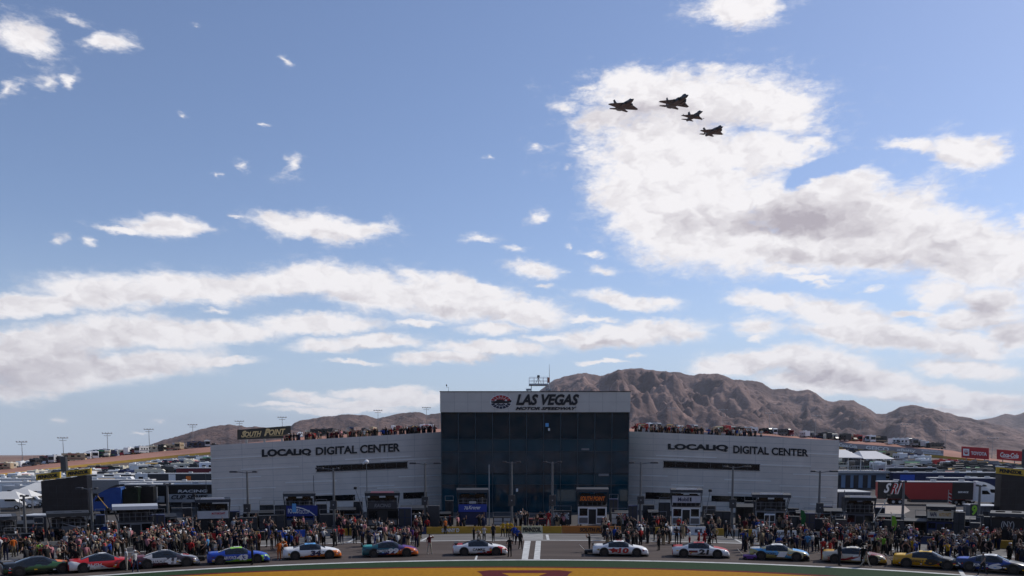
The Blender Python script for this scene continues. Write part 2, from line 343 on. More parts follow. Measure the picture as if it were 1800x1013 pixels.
# ------------------------------------------------------------------ mountains
def fbm(x, y, z=0, o=6): return noise.fractal(Vector((x, y, z)), 1.0, 2.1, o)
def ridge(x, y, o=6): return noise.ridged_multi_fractal(Vector((x, y, 3.3)), 1.0, 2.0, o, 1.0, 2.0)
rock = bpy.data.materials.new('mountain_rock'); rock.use_nodes = True
def rock_nodes(m, ca, cb, cc, sc):
    nt = m.node_tree; N = nt.nodes; L = nt.links; b = N['Principled BSDF']; b.inputs['Roughness'].default_value = .95; b.inputs['Specular IOR Level'].default_value = .1
    tc = N.new('ShaderNodeTexCoord'); n = N.new('ShaderNodeTexNoise'); n.inputs['Scale'].default_value = sc; n.inputs['Detail'].default_value = 8; n.inputs['Roughness'].default_value = .65
    L.new(tc.outputs['Object'], n.inputs['Vector']); r = N.new('ShaderNodeValToRGB'); L.new(n.outputs['Fac'], r.inputs[0])
    e = r.color_ramp.elements; e[0].position = .36; e[0].color = (*ca, 1); e[1].position = .66; e[1].color = (*cc, 1); x = e.new(.5); x.color = (*cb, 1)
    L.new(r.outputs[0], b.inputs['Base Color'])
    n2 = N.new('ShaderNodeTexNoise'); n2.inputs['Scale'].default_value = sc * 7; n2.inputs['Detail'].default_value = 8; L.new(tc.outputs['Object'], n2.inputs['Vector'])
    bp = N.new('ShaderNodeBump'); bp.inputs['Strength'].default_value = .9; bp.inputs['Distance'].default_value = 26; L.new(n2.outputs['Fac'], bp.inputs['Height']); L.new(bp.outputs[0], b.inputs['Normal'])
rock_nodes(rock, (.085, .052, .05), (.155, .10, .09), (.27, .178, .152), .0024)
rock2 = bpy.data.materials.new('hill_rock'); rock2.use_nodes = True; rock_nodes(rock2, (.075, .052, .05), (.13, .085, .075), (.21, .135, .11), .004)
rock3 = bpy.data.materials.new('desert_slope'); rock3.use_nodes = True; rock_nodes(rock3, (.2, .125, .1), (.26, .165, .13), (.32, .21, .17), .006)

def range_mesh(name, prof, D, front, back, m, xstep=4, rows=60, amp=.34, base=812, sc=1.0, seed=0.0, kind='structure', pw=1.15):
    xs = np.arange(prof[0][0], prof[-1][0] + .1, xstep); px = [p[0] for p in prof]; py = [p[1] for p in prof]
    vs = []; K = rows + 10
    for x in xs:
        y0 = float(np.interp(x, px, py)) + 1.5 * fbm(x * .06, seed, 0, 5) - 1.6 * (ridge(x * .045, seed * 3, 5) - 1)
        top = P(x, y0, D); H = max(top.z, 1)
        lat = top.x
        for j in range(K):
            if j < rows: t = j / (rows - 1); d = D - front * (1 - t)
            else: t = 1 + (j - rows + 1) / 10; d = D + back * (t - 1)
            X = top.x * d / D
            if t <= 1:
                r = ridge(X / (900 * sc) + seed, d / (1500 * sc) + seed) ; r2 = ridge(X / (330 * sc) + seed, d / (560 * sc), 5)
                env = math.sin(math.pi * min(1, t)) ** .8
                r3 = ridge(X / (120 * sc) + seed, d / (190 * sc), 4)
                h = H * (t ** pw) + H * amp * env * ((r - 1.15) * .66 + (r2 - 1.1) * .42 + (r3 - 1.1) * .11)
                # nothing in front may rise above the crest line as seen from the ground
                h = min(h, (CH + (H - CH) * d / D) - H * .012 * (1 - t) * 3)
                if t < .06: h *= t / .06
            else: h = H * (1 - (t - 1) ** 2)
            vs.append((X, d, max(h, -2)))
    f = [(a * K + j, (a + 1) * K + j, (a + 1) * K + j + 1, a * K + j + 1) for a in range(len(xs) - 1) for j in range(K - 1)]
    mb = MB(); mb.add(vs, f); o = mb.build(name, m, smooth=True); return tag(o, kind=kind)
MTN = [(840,742),(880,722),(915,704),(945,690),(975,668),(1005,659),(1030,656),(1055,662),(1085,651),(1120,648),(1160,652),(1190,655),(1222,660),(1240,657),(1262,657),(1290,668),(1330,670),(1356,684),(1385,684),(1402,688),(1420,685),(1436,692),(1450,704),(1465,708),(1480,704),(1500,703),(1520,715),(1540,727),(1560,727),(1583,714),(1600,712),(1640,720),(1680,730),(1720,739),(1760,748),(1810,762),(1900,778),(2050,795),(2200,806)]
range_mesh('mountain', MTN, 7000, 3600, 2500, rock, 2.5, 130, seed=1.7, amp=.42)
range_mesh('mountain', [(1600,800),(1660,765),(1700,745),(1722,738),(1745,735),(1765,728),(1785,731),(1800,725),(1850,715),(1950,705),(2100,712),(2300,740)], 11000, 3000, 3000, rock, 8, 40, seed=5.2, sc=1.5)
range_mesh('hill', [(430,770),(480,766),(500,760),(516,744),(528,739),(545,736),(580,731),(620,729),(642,730),(662,735),(680,732),(705,727),(735,725),(750,730),(775,727),(810,738),(850,745),(900,760),(940,790)], 5200, 1500, 1500, rock2, 3, 44, seed=9.1, sc=.6, amp=.25)
range_mesh('hill', [(230,800),(262,783),(285,775),(320,765),(350,757),(372,750),(388,747),(410,747),(440,750),(470,752),(500,753),(540,762),(600,780),(650,795)], 4200, 1500, 1200, rock2, 3, 40, seed=3.3, sc=.5, amp=.22)
range_mesh('desert_slope', [(-300,803),(-60,799),(0,806),(25,805),(50,802),(75,800),(92,804),(112,809),(160,812),(300,800),(380,790),(500,772),(620,762),(780,757),(1000,752),(1130,752),(1250,757),(1400,768),(1560,785),(1680,795),(1800,800),(2100,806),(2300,808)], 3200, 1700, 900, rock3, 8, 26, amp=.06, seed=2.2, pw=1.0, sc=.6)
range_mesh('distant_mountain', [(118,806),(132,800),(150,795),(163,790),(176,789),(183,787),(192,790),(205,791),(216,796),(232,800),(250,806)], 26000, 6000, 3000, mat('haze_tinted_rock', (.1, .1, .12), .95, 0, .2, .0005), 3, 14, seed=7, sc=3)  # blue-grey fading of the far air is put into the rock colour

# ------------------------------------------------------------------ far turn: banked track, wall, earth berm; infield
BX = list(range(-500, 2301, 25))
W_ = [(-500,905),(-200,858),(0,837),(145,820),(300,804),(374,797),(560,778),(775,765),(1120,763),(1350,777),(1473,788),(1500,791.7),(1650,804),(1800,820),(2000,845),(2300,890)]
C_ = [(-500,890),(-200,842),(0,826),(145,808),(300,792),(374,785),(560,766),(775,754),(1120,754),(1351,763),(1473,774),(1550,779),(1673,792),(1740,806),(1800,815),(2000,838),(2300,880)]
T_ = [(-500,915),(-200,872),(0,850),(300,820),(374,810),(640,784),(900,778),(1200,784),(1473,801),(1600,811),(1800,835),(2000,862),(2300,905)]
ip = lambda tab, x: float(np.interp(x, [p[0] for p in tab], [p[1] for p in tab]))
def dW(x): return max(215, 430 - 125 * ((x - 900) / 900) ** 2)
def zc(v, lo): return Vector((v.x, v.y, max(v.z, lo)))
WB = lambda x: zc(P(x, ip(W_, x) + 1.5, dW(x)), .5)
TB = lambda x: zc(P(x, ip(T_, x), dW(x) - 55), .1)
CR = lambda x: zc(P(x, ip(C_, x), dW(x) + 26), 1.2)
def AF(x): r = ray(x, 900); return Vector((r.x / r.y * 148, 148, .02))
def rib(name, fns, m, n=1, kind='structure', smooth=True):
    mb = MB(); k = 0; rows = []
    for a in range(len(fns) - 1):
        for i in range(n): rows.append((a, i / n))
    rows.append((len(fns) - 2, 1.0)); k = len(rows); vs = []
    for x in BX:
        pts = [f(x) for f in fns]
        for a, t in rows: vs.append(pts[a].lerp(pts[a + 1], t))
    mb.add(vs, [(a * k + i, (a + 1) * k + i, (a + 1) * k + i + 1, a * k + i + 1) for a in range(len(BX) - 1) for i in range(k - 1)])
    return tag(mb.build(name, m, smooth=smooth), kind=kind)
dirt = mat('red_berm_dirt', (.36, .19, .145), .95, 0, .22, .05, bump=.2)
trackm = mat('banked_track_asphalt', (.15, .118, .1), .9, 0, .12, .02, stretch=(.3, 2, 1))
sand = mat('infield_dirt', (.17, .14, .12), .95, 0, .25, .03)
def INFt(x, t): return AF(x).lerp(TB(x), t)
def proj(p):
    r = p - Vector((0, 0, CH)); dpt = r.dot(_fw); return 900 + FPX * r.x / dpt, PY0 - FPX * r.dot(_up) / dpt
def place(x, y):                                       # ground point under a pixel, level or on the infield rise
    if proj(AF(x))[1] <= y: return G(x, y, .012)
    lo, hi = 0.0, 1.0
    for _ in range(24):
        t = (lo + hi) / 2
        if proj(INFt(x, t))[1] > y: lo = t
        else: hi = t
    return INFt(x, lo)
rib('infield_ground', [AF, TB], asph, 4)
rib('banked_racetrack', [TB, lambda x: WB(x) + Vector((0, -.3, .02))], trackm, 2)
rib('earth_berm', [lambda x: WB(x) + Vector((0, .6, .2)), CR, lambda x: CR(x) + Vector((0, 60, .3)), lambda x: Vector((CR(x).x * 1.6, CR(x).y + 400, -1))], dirt, 2)
def wall_strip(name, x0, x1, h, m, off=0.0, z0=0.0, th=.4, step=12, label=None, cat='wall', fn=None):
    fn = fn or WB; xs = list(np.arange(x0, x1 + .1, step)); pts = [fn(x) + Vector((0, off, z0)) for x in xs]; mb = MB()
    vs = [];
    for p in pts: vs += [p, p + Vector((0, 0, h)), p + Vector((0, th, h)), p + Vector((0, th, 0))]
    f = [(4 * a + i, 4 * a + 4 + i, 4 * a + 4 + (i + 1) % 4, 4 * a + (i + 1) % 4) for a in range(len(xs) - 1) for i in range(4)] + [(0, 1, 2, 3), (4 * len(xs) - 1, 4 * len(xs) - 2, 4 * len(xs) - 3, 4 * len(xs) - 4)]
    mb.add(vs, f); return mb
yel = mat('wall_yellow', (.5, .3, .05), .7, 0, .12, .3)
tag(wall_strip('', -400, 2200, 1.15, yel).build('track_wall', yel), 'long yellow concrete wall round the far turn of the track', 'wall')
adw = mat('ad_wall_grey', (.3, .28, .29), .7, 0, .1, .2)
adwall = empty('advertising_wall', (0, 0, 0), 0, 'long grey wall with white sponsor names above the yellow track wall', 'wall')
wall_strip('', 1120, 1670, 2.6, adw, .9, .9).build('wall_panel', adw, adwall)
wl = paint('white')
for txt, xa, xb in [('Coca-Cola', 1476, 1508), ('GEICO', 1523, 1564), ('xfinity', 1577, 1611)]:
    fa = lambda x, z: WB(x) + Vector((0, .86, .9 + z))
    quad_text(txt, fa(xa, .5), fa(xb, .5), fa(xb, 2.1), fa(xa, 2.1), .04, .03).build('lettering', wl, adwall)
mb = MB()
for (xa, xb, za, zb) in [(1621, 1655, 1.5, 2.2), (1624, 1660, .55, 1.2), (1425, 1462, .8, 1.9), (1616, 1650, 2.3, 2.5)]:
    a, b = WB(xa) + Vector((0, .86, .9)), WB(xb) + Vector((0, .86, .9)); U = Vector((0, 0, 1)); o = Vector((0, -.05, 0))
    mb.add([a + U * za + o, b + U * za + o, b + U * zb + o, a + U * zb + o, a + U * za, b + U * za, b + U * zb, a + U * zb], [(0, 1, 2, 3), (4, 7, 6, 5), (0, 4, 5, 1), (2, 6, 7, 3), (1, 5, 6, 2), (3, 7, 4, 0)])
mb.build('sponsor_panel', mat('ad_pale', (.55, .55, .57), .6, 0, .2, 1.5), adwall)

# ------------------------------------------------------------------ media centre building
panel = mat('grey_metal_panel', (.66, .60, .54), .6, .05, .07, .5)
trim = mat('pale_metal_strip', (.78, .77, .74), .4, .3, .06, .5)
signm = mat('warm_grey_panel', (.58, .55, .50), .5, .2, .05, .5)
jointm = mat('panel_joint', (.44, .42, .40), .7, 0, .1, 1)
letm = mat('letter_black', (.012, .013, .015), .5, 0, .1, 1)
bld = empty('media_building', (0, 124, 0), 0, 'long grey panelled building with a dark glass tower and speedway sign', 'building')
def inbld(v): return Vector(v) - Vector((0, 124, 0))
def quadslab(name, A, B, Cc, D, th, m, sm=.0):         # A,B bottom; Cc,D top; slab th deep away from the camera
    A, B, Cc, D = map(inbld, (A, B, Cc, D)); n = (B - A).cross(D - A).normalized()
    if n.y < 0: n = -n
    mb = MB(); v = [A, B, Cc, D] + [p + n * th for p in (A, B, Cc, D)]
    mb.add(v, [(0, 1, 2, 3), (7, 6, 5, 4), (0, 4, 5, 1), (1, 5, 6, 2), (2, 6, 7, 3), (3, 7, 4, 0)]); return mb.build(name, m, bld)
def lerpq(A, B, Cc, D, s, t): return (A * (1 - s) + B * s) * (1 - t) + (D * (1 - s) + Cc * s) * t
WING = {}
for side, (xo, yo_top, do, xi, yi_top, di) in {'l': (373.5, 783, 117, 776, 759.5, 129), 'r': (1471, 774, 118, 1104, 758.5, 129)}.items():
    r = ray(xo, 900); O = Vector((r.x / r.y * do, do, 0)); r = ray(xi, 900); I = Vector((r.x / r.y * di, di, 0))
    OT = Vector((O.x, O.y, P(xo, yo_top, do).z)); IT = Vector((I.x, I.y, P(xi, yi_top, di).z))
    A, B, Cc, D = (O, I, IT, OT) if side == 'l' else (I, O, OT, IT)
    WING[side] = (A, B, Cc, D)
    nrm = (B - A).cross(D - A).normalized(); nrm = nrm if nrm.y > 0 else -nrm
    # facade, side and back walls, roof deck a metre below the parapet
    quadslab('wall', A, B, Cc, D, .5, panel)
    bk = nrm * 22; dz = Vector((0, 0, -.62))
    mb = MB(); v = [inbld(p) for p in (A + nrm * .5, B + nrm * .5, B + bk, A + bk)] + [inbld(p) for p in (D + nrm * .5 + dz, Cc + nrm * .5 + dz, Cc + bk + dz, D + bk + dz)]
    mb.add(v, [(3, 2, 1, 0), (4, 5, 6, 7), (0, 1, 5, 4), (1, 2, 6, 5), (2, 3, 7, 6), (3, 0, 4, 7)]); mb.build('roof', panel, bld)
    def q(s0, s1, t0, t1, out=.03): o = -nrm * out; return [inbld(lerpq(A, B, Cc, D, s, t) + o) for s, t in ((s0, t0), (s1, t0), (s1, t1), (s0, t1))]
    def plate(mb, s0, s1, t0, t1, out=.03, m=0):
        f = q(s0, s1, t0, t1, out); b = q(s0, s1, t0, t1, -.01); mb.add(f + b, [(0, 1, 2, 3), (0, 4, 5, 1), (1, 5, 6, 2), (2, 6, 7, 3), (3, 7, 4, 0)], m)
    # joints between panels (pattern), raised pale strips
    mb = MB(); ns = 8
    for i in range(1, ns): plate(mb, i / ns - .0008, i / ns + .0008, 0, 1, .012)
    for j in range(1, 13): plate(mb, 0, 1, j / 13 - .0022, j / 13 + .0022, .010)
    mb.build('panel_joint', jointm, bld)
    mb = MB(); rnd = random.Random(3 if side == 'l' else 5)
    strips = [(.0,.26,.80),(.56,.86,.70),(.12,.36,.63),(.72,1,.66),(0,.2,.52),(.3,.52,.42),(.80,1,.44),(.02,.26,.36),(.62,.78,.33),(.34,.5,.25),(.7,1,.3),(.05,.2,.22),(.45,.7,.19),(.0,.12,.13),(.86,1,.19)]
    for s0, s1, t in strips:
        if side == 'r': s0, s1 = 1 - s1, 1 - s0
        plate(mb, s0, s1, t, t + .017, .05)
    mb.build('metal_strip', trim, bld)
    # ribbon window and low dark openings
    ws = [(.435, .84, .565, .635, 'w')] if side == 'l' else [(.18, .645, .565, .635, 'w')]
    for s0, s1, t0, t1, _ in ws:
        mb = MB(); plate(mb, s0, s1, t0, t1, .07); w = mb.build('window', DARKGLASS, bld)
        mb = MB()
        for a, b, c, d in ((s0 - .003, s1 + .003, t1, t1 + .01), (s0 - .003, s1 + .003, t0 - .01, t0)): plate(mb, a, b, c, d, .1)
        for k in range(1, 8): s = s0 + (s1 - s0) * k / 8; plate(mb, s - .0007, s + .0007, t0, t1, .085)
        mb.build('frame', mat('window_frame', (.1, .1, .1), .5, .2), w)
    for s0, s1, t0, t1 in ([(.42, .60, .16, .235), (.82, .93, .16, .24), (.3, .38, .14, .19)] if side == 'l' else [(.09, .27, .15, .235), (.42, .64, .14, .215), (.25, .33, 0, .17)]):
        mb = MB(); plate(mb, s0, s1, t0, t1, .07); mb.build('service_opening', DARKGLASS, bld)
    # name of the building: one word wide and heavy, two words plain
    for txt, xa, xb, ya, yb, bo in (([('LOCALiQ', 460, 547, (790, 806), (788.5, 801), .055), ('DIGITAL CENTER', 555, 703, (786.5, 800.5), (779, 794), .03)]) if side == 'l' else
                                    ([('LOCALiQ', 1174, 1280, (780, 792), (782, 794.5), .055), ('DIGITAL CENTER', 1289, 1421, (783, 797), (790, 803), .03)])):
        def hit(px, py):
            r_ = ray(px, py); o_ = Vector((0, 0, CH)); t_ = (A - o_).dot(nrm) / r_.dot(nrm); return o_ + r_ * t_ - nrm * .02
        m_ = quad_text(txt, *(inbld(hit(*c)) for c in ((xa, ya[1]), (xb, yb[1]), (xb, yb[0]), (xa, ya[0]))), th=.08, bold=bo); m_.build('lettering', letm, bld)
    WING[side + 'n'] = nrm

# glass tower: real panes between mullions, floors behind the glass, sign band on top
TD, TX0, TX1 = 124.0, P(776, 800, 124).x, P(1105, 800, 124).x
z_top, z_band = P(940, 689.5, 124).z, P(940, 725, 124).z
LY = 0.0                                               # local y of the front
nt_m = bpy.data.materials.new('tinted_curtain_glass'); nt_m.use_nodes = True
b_ = nt_m.node_tree.nodes['Principled BSDF']; b_.inputs['Base Color'].default_value = (.004, .03, .045, 1); b_.inputs['Roughness'].default_value = .035; b_.inputs['Transmission Weight'].default_value = .0; b_.inputs['IOR'].default_value = 1.45; b_.inputs['Alpha'].default_value = .72
spand = mat('spandrel_glass', (.006, .052, .075), .06, 0, .15, .3, spec=.35)
mb = MB(); mb.box(TX0, .6, 0, TX1, 22, z_top - .4); mb2 = mb
core = MB(); core.box(TX0 + .02, 4.5, 0, TX1 - .02, 22, z_band); core.build('core_wall', mat('dark_interior', (.012, .016, .02), .8, 0, .3, .3), bld)
for z0, z1, m_ in ((0, 4.3, 'g'), (4.3, 5.9, 's'), (6.1, 9.4, 'g'), (9.5, 11.3, 's'), (11.4, z_band, 'g')):
    mb = MB(); mb.box(TX0 + .06, .1, z0, TX1 - .06, .13, z1); mb.build('glazing', (nt_m if z0 > 11 else mat('lower_glass', (.005, .038, .058), .05, 0, .5, .25, spec=.5)) if m_ == 'g' else spand, bld)
mb = MB()
for z in (4.0, 6.0, 9.4, 11.2): mb.box(TX0 + .1, .2, z, TX1 - .1, 4.5, z + .22)
mb.build('floor_slab', mat('slab_dark', (.03, .035, .04), .8, 0, .2, .5), bld)
mull = mat('mullion_metal', (.05, .08, .1), .4, .4, .1, 1)
mb = MB()
for i in range(12): x = TX0 + (TX1 - TX0) * i / 11; mb.box(x - .06, -.04, 0, x + .06, .1, z_band)
for z in (4.3, 6.0, 9.45, 11.35): mb.box(TX0, -.015, z - .035, TX1, .1, z + .035)
mb.build('mullion', mull, bld)
mb = MB(); mb.box(TX0 - .08, .14, 0, TX0, 22, z_band); mb.box(TX1, .14, 0, TX1 + .08, 22, z_band); mb.build('side_wall', spand, bld)
mb = MB(); mb.box(TX0 - .12, -.35, z_band, TX1 + .12, 22, z_top); mb.build('sign_band', signm, bld)
mb = MB(); mb.box(TX0 - .18, -.42, z_top, TX1 + .18, 22.1, z_top + .12); mb.build('parapet_cap', mat('cap_metal', (.06, .06, .06), .5, .3, .1, 1), bld)
mb = MB()
for i in range(1, 14): x = TX0 + (TX1 - TX0) * i / 14; mb.box(x - .012, -.362, z_band, x + .012, -.35, z_top)
mb.box(TX0, -.361, (z_band + z_top) / 2, TX1, -.35, (z_band + z_top) / 2 + .02); mb.build('panel_joint', mat('band_joint', (.2, .19, .18), .7, 0, .05, 1), bld)
def tz(py): return P(940, py, 123.6).z
def tx(px): return P(px, 700, 123.6).x
mb = MB(); lettering(mb, 'LAS VEGAS', tx(907), tz(712.5), tx(1018), tz(693), -.36, 0, .045, .28, .08); mb.build('lettering', letm, bld)
mb = MB(); lettering(mb, 'MOTOR SPEEDWAY', tx(906), tz(721), tx(1014), tz(715.5), -.36, 0, .045, .35, .08); mb.build('lettering', letm, bld)
for px_, py_, w_, h_, c_ in ((962, 747, .5, .55, 'sky'), (965.5, 755, .28, .4, 'white'), (1063, 835, 1.6, .4, 'grey'), (909, 862, .3, .5, 'white'), (1030, 790, 1.2, .3, 'grey')):
    mb = MB(); mb.box(tx(px_) - w_ / 2, -.02, tz(py_) - h_ / 2, tx(px_) + w_ / 2, .09, tz(py_) + h_ / 2); mb.build('window_sign', plastic(c_), bld)
# round emblem: red upper and blue-black lower wedges round a dark racing car on white
ex, ez, erx, erz = tx(880.5), tz(707), (tx(900) - tx(861)) / 2, (tz(694) - tz(720)) / 2
em = empty('emblem', (0, 0, 0)); em.parent = bld
def elpoly(rx, rz, a0=0, a1=360, n=40): return [(ex + rx * math.cos(R(a0 + (a1 - a0) * i / n)), ez + rz * math.sin(R(a0 + (a1 - a0) * i / n))) for i in range(n + (0 if a1 - a0 == 360 else 1))]
mb = MB(); mb.prism(elpoly(erx, erz), 'y', -.42, -.35); mb.build('emblem_disc', paint('white'), em)
for nm, a0, a1, mm in (('red_wedge', 12, 168, paint('red')), ('dark_wedge', 192, 348, mat('emblem_blue', (.015, .02, .045), .5))):
    mb = MB(); nW = 7
    for k in range(nW):
        for r0, r1 in ((.28, .54), (.60, .92)):
            b0 = a0 + (a1 - a0) * (k + .08) / nW; b1 = a0 + (a1 - a0) * (k + .92) / nW
            if r0 < .5 and k in (0, 6): continue
            pl = elpoly(erx * r1, erz * r1, b0, b1, 5) + elpoly(erx * r0, erz * r0, b0, b1, 5)[::-1]; mb.prism(pl, 'y', -.46, -.42)
    mb.build(nm, mm, em)
mb = MB(); w = erx
mb.prism([(ex - w * .86, ez - .1), (ex - w * .9, ez + .12), (ex - w * .5, ez + .16), (ex - w * .3, ez + .36), (ex + w * .05, ez + .38), (ex + w * .45, ez + .14), (ex + w * .95, ez + .3), (ex + w * .95, ez - .02), (ex + w * .6, ez - .16), (ex - w * .5, ez - .2)], 'y', -.49, -.46); mb.build('emblem_car', letm, em)
# rooftop gantry with camera tripod and mast
rg = empty('roof_gantry', (tx(948) , 126.5, z_top + .12), 0, 'white steel platform with railing standing on the glass tower roof', 'platform')
u = 1 / (FPX / 126.5)
mb = MB()
for x in (-19, -13, 13, 19): mb.box(x * u - .06, -.06, 0, x * u + .06, .06, (13 if abs(x) == 13 else 6) * u * 1.0)
mb.box(-22 * u, -.3, 4 * u, -13 * u, .9, 6.5 * u); mb.box(13 * u, -.3, 4 * u, 22 * u, .9, 6.5 * u); mb.build('support_frame', paint('silver'), rg)
mb = MB(); mb.box(-17 * u, -.5, 12.5 * u, 16 * u, 1.4, 15 * u); mb.build('platform', paint('silver'), rg)
mb = MB()
for x in (-16.5, -8, 0, 8, 15.5):
    mb.cyl((x * u, -.45, 15 * u), (x * u, -.45, 26 * u), .03, n=5); mb.cyl((x * u, 1.35, 15 * u), (x * u, 1.35, 26 * u), .03, n=5)
for z in (20, 26):
    for y in (-.45, 1.35): mb.cyl((-16.5 * u, y, z * u), (15.5 * u, y, z * u), .03, n=5)
mb.build('railing', paint('white'), rg)
ms = empty('antenna_mast', (tx(967), 126.5, z_top + .12), 0, 'thin whip antenna mast with red box beside the roof gantry', 'antenna')
mb = MB(); mb.cyl((0, 0, 0), (0, 0, 25 * u), .09, .08); mb.cyl((0, 0, 25 * u), (0, 0, 48 * u), .05, .02); mb.build('mast', paint('silver'), ms)
mb = MB(); mb.bbox(-.35, -.2, 17 * u, .05, .2, 26 * u, .04); mb.build('equipment_box', mat('rust_red', (.25, .06, .03), .7), ms)
tr = empty('camera_tripod', (tx(947.5), 126.8, z_top + .12 + 15 * u), 0, 'black camera on tripod on the rooftop platform', 'tripod')
mb = MB()
for a in (90, 210, 330): mb.cyl((.55 * math.cos(R(a)), .4 * math.sin(R(a)), 0), (0, 0, 11 * u), .035, n=5)
mb.build('tripod_leg', paint('black'), tr)
mb = MB(); mb.bbox(-.2, -.3, 10.5 * u, .2, .3, 15 * u, .04); mb.cyl((0, -.3, 13 * u), (0, -.6, 13 * u), .12); mb.build('camera_body', paint('black'), tr)
am = empty('weather_mast', (tx(787), 125, z_top + .12), 0, 'small thin mast with wind sensor at the tower roof corner', 'mast')
mb = MB(); mb.cyl((0, 0, 0), (0, 0, .75), .03, .02, 5); mb.build('mast', paint('grey'), am)
mb = MB(); mb.ell((-.28, 0, 1.0), .1, .1, .16); mb.cyl((-.28, 0, .7), (0, 0, .7), .015, n=4); mb.cyl((-.28, 0, .7), (-.28, 0, .9), .015, n=4); mb.build('sensor', paint('black'), am)

# ------------------------------------------------------------------ grandstand that the camera stands in (seen in the glass)
gs = empty('grandstand', (0, 0, 0), 0, 'stepped grandstand full of seats facing the pit road', 'grandstand')
mb = MB(); n = 30
for i in range(n): mb.box(-160, -6 - (i + 1) * 1.6, 0, 160, -6 - i * 1.6, 6 + i * .95)
seatm = mat('seat_rows', (.03, .03, .035), .8, 0, .6, .25, col2=(.5, .4, .38)); mb.build('seating_step', seatm, gs)
mb = MB(); mb.box(-160, -70, 0, 160, -54.5, 48); mb.build('press_box', mat('press_box_wall', (.1, .11, .12), .5, 0, .1, .3), gs)

# ------------------------------------------------------------------ far ridge billboards and rooftop sign
def billboard(x0, x1, yt, yb, d, board_m, label, words, posts=3, legs=3.0, frame=None, lean=0, wm=None):
    a, b = P(x0, yb[0], d[0]), P(x1, yb[1], d[1]); c, e = P(x1, yt[1], d[1]), P(x0, yt[0], d[0])
    root = empty('billboard', (a.x, a.y, 0), 0, label, 'billboard'); off = Vector((a.x, a.y, 0)); a, b, c, e = [p - off for p in (a, b, c, e)]
    n = (b - a).cross(e - a).normalized(); n = n if n.y > 0 else -n
    mb = MB(); v = [a, b, c, e] + [p + n * .35 for p in (a, b, c, e)]; mb.add(v, [(0, 1, 2, 3), (7, 6, 5, 4), (0, 4, 5, 1), (1, 5, 6, 2), (2, 6, 7, 3), (3, 7, 4, 0)]); mb.build('board', board_m, root)
    for i in range(posts):
        t = (i + .5) / posts; p = a.lerp(b, t) + n * .5; mb = MB(); top = e.lerp(c, t).z
        mb.cyl((p.x, p.y, max(a.z, b.z) - legs - 4), (p.x, p.y, top - .2), .18, n=6); mb.build('post', STEEL, root)
    for txt, s0, s1, t0, t1, m, bo, sh in words:
        f = lambda s, t: (a * (1 - s) + b * s) * (1 - t) + (e * (1 - s) + c * s) * t - n * .02
        quad_text(txt, f(s0, t0), f(s1, t0), f(s1, t1), f(s0, t1), .06, bo, sh).build('lettering', m, root)
    return root, (a, b, c, e, n)
redb = mat('billboard_red', (.42, .02, .025), .6, 0, .06, .3)
r_, (a, b, c, e, n_) = billboard(1690, 1738, (785, 788), (804.5, 808), (330, 322), redb, 'red roadside billboard with white square emblem beside mountains, reading TOYOTA', [('TOYOTA', .36, .93, .3, .62, wl, .03, 0)])
def on_board(a, b, c, e, n, pts, o=.08): return [(a * (1 - s) + b * s) * (1 - t) + (e * (1 - s) + c * s) * t - n * o for s, t in pts]
def board_poly(name, root, brd, pts, m, o=.08):
    a, b, c, e, n = brd; f = on_board(a, b, c, e, n, pts, o); k = on_board(a, b, c, e, n, pts, .0); q = len(pts)
    mb = MB(); mb.add(f + k, [tuple(range(q))] + [(i, (i + 1) % q, q + (i + 1) % q, q + i) for i in range(q)]); return mb.build(name, m, root)
B_ = (a, b, c, e, n_)
board_poly('emblem_square', r_, B_, [(.07, .2), (.29, .2), (.29, .82), (.07, .82)], wl)
cir = lambda cx, cy, rx, ry, n=16: [(cx + rx * math.cos(2 * math.pi * i / n), cy + ry * math.sin(2 * math.pi * i / n)) for i in range(n)]
board_poly('emblem_oval', r_, B_, cir(.18, .52, .075, .2), redb, .12); board_poly('emblem_oval', r_, B_, cir(.18, .56, .055, .12), wl, .15); board_poly('emblem_oval', r_, B_, cir(.18, .5, .02, .15), redb, .18)
r_, B_ = billboard(1752, 1815, (790, 795), (807.5, 813), (318, 310), redb, 'red billboard with flowing white cola lettering at the right edge of the far turn', [('Coca-Cola', .1, .62, .28, .75, wl, .03, .3)])
board_poly('chequer_patch', r_, B_, [(.72, 0), (1, 0), (1, .75), (.86, .5)], plastic('black')); board_poly('swash', r_, B_, [(.14, .22), (.35, .17), (.58, .24), (.58, .27), (.35, .21), (.14, .25)], wl)
blackb = mat('board_black', (.02, .02, .018), .6, 0, .15, .5); goldl = mat('letter_gold', (.52, .4, .2), .5, 0, .1, 1)
r_, B_ = billboard(417, 511, (756, 748.5), (773, 770), (137, 139), blackb, 'black signboard with gold SOUTH POINT lettering above the left wing roof', [('SOUTH', .08, .45, .24, .74, goldl, .03, .3), ('POINT', .52, .9, .3, .8, goldl, .03, .3), ('S', .07, .17, .2, .86, goldl, .03, .3), ('P', .50, .61, .24, .9, goldl, .03, .3)], 3, 0)
board_poly('underline', r_, B_, [(.16, .16), (.42, .19), (.42, .22), (.16, .19)], goldl); board_poly('underline', r_, B_, [(.6, .22), (.88, .23), (.88, .26), (.6, .25)], goldl)

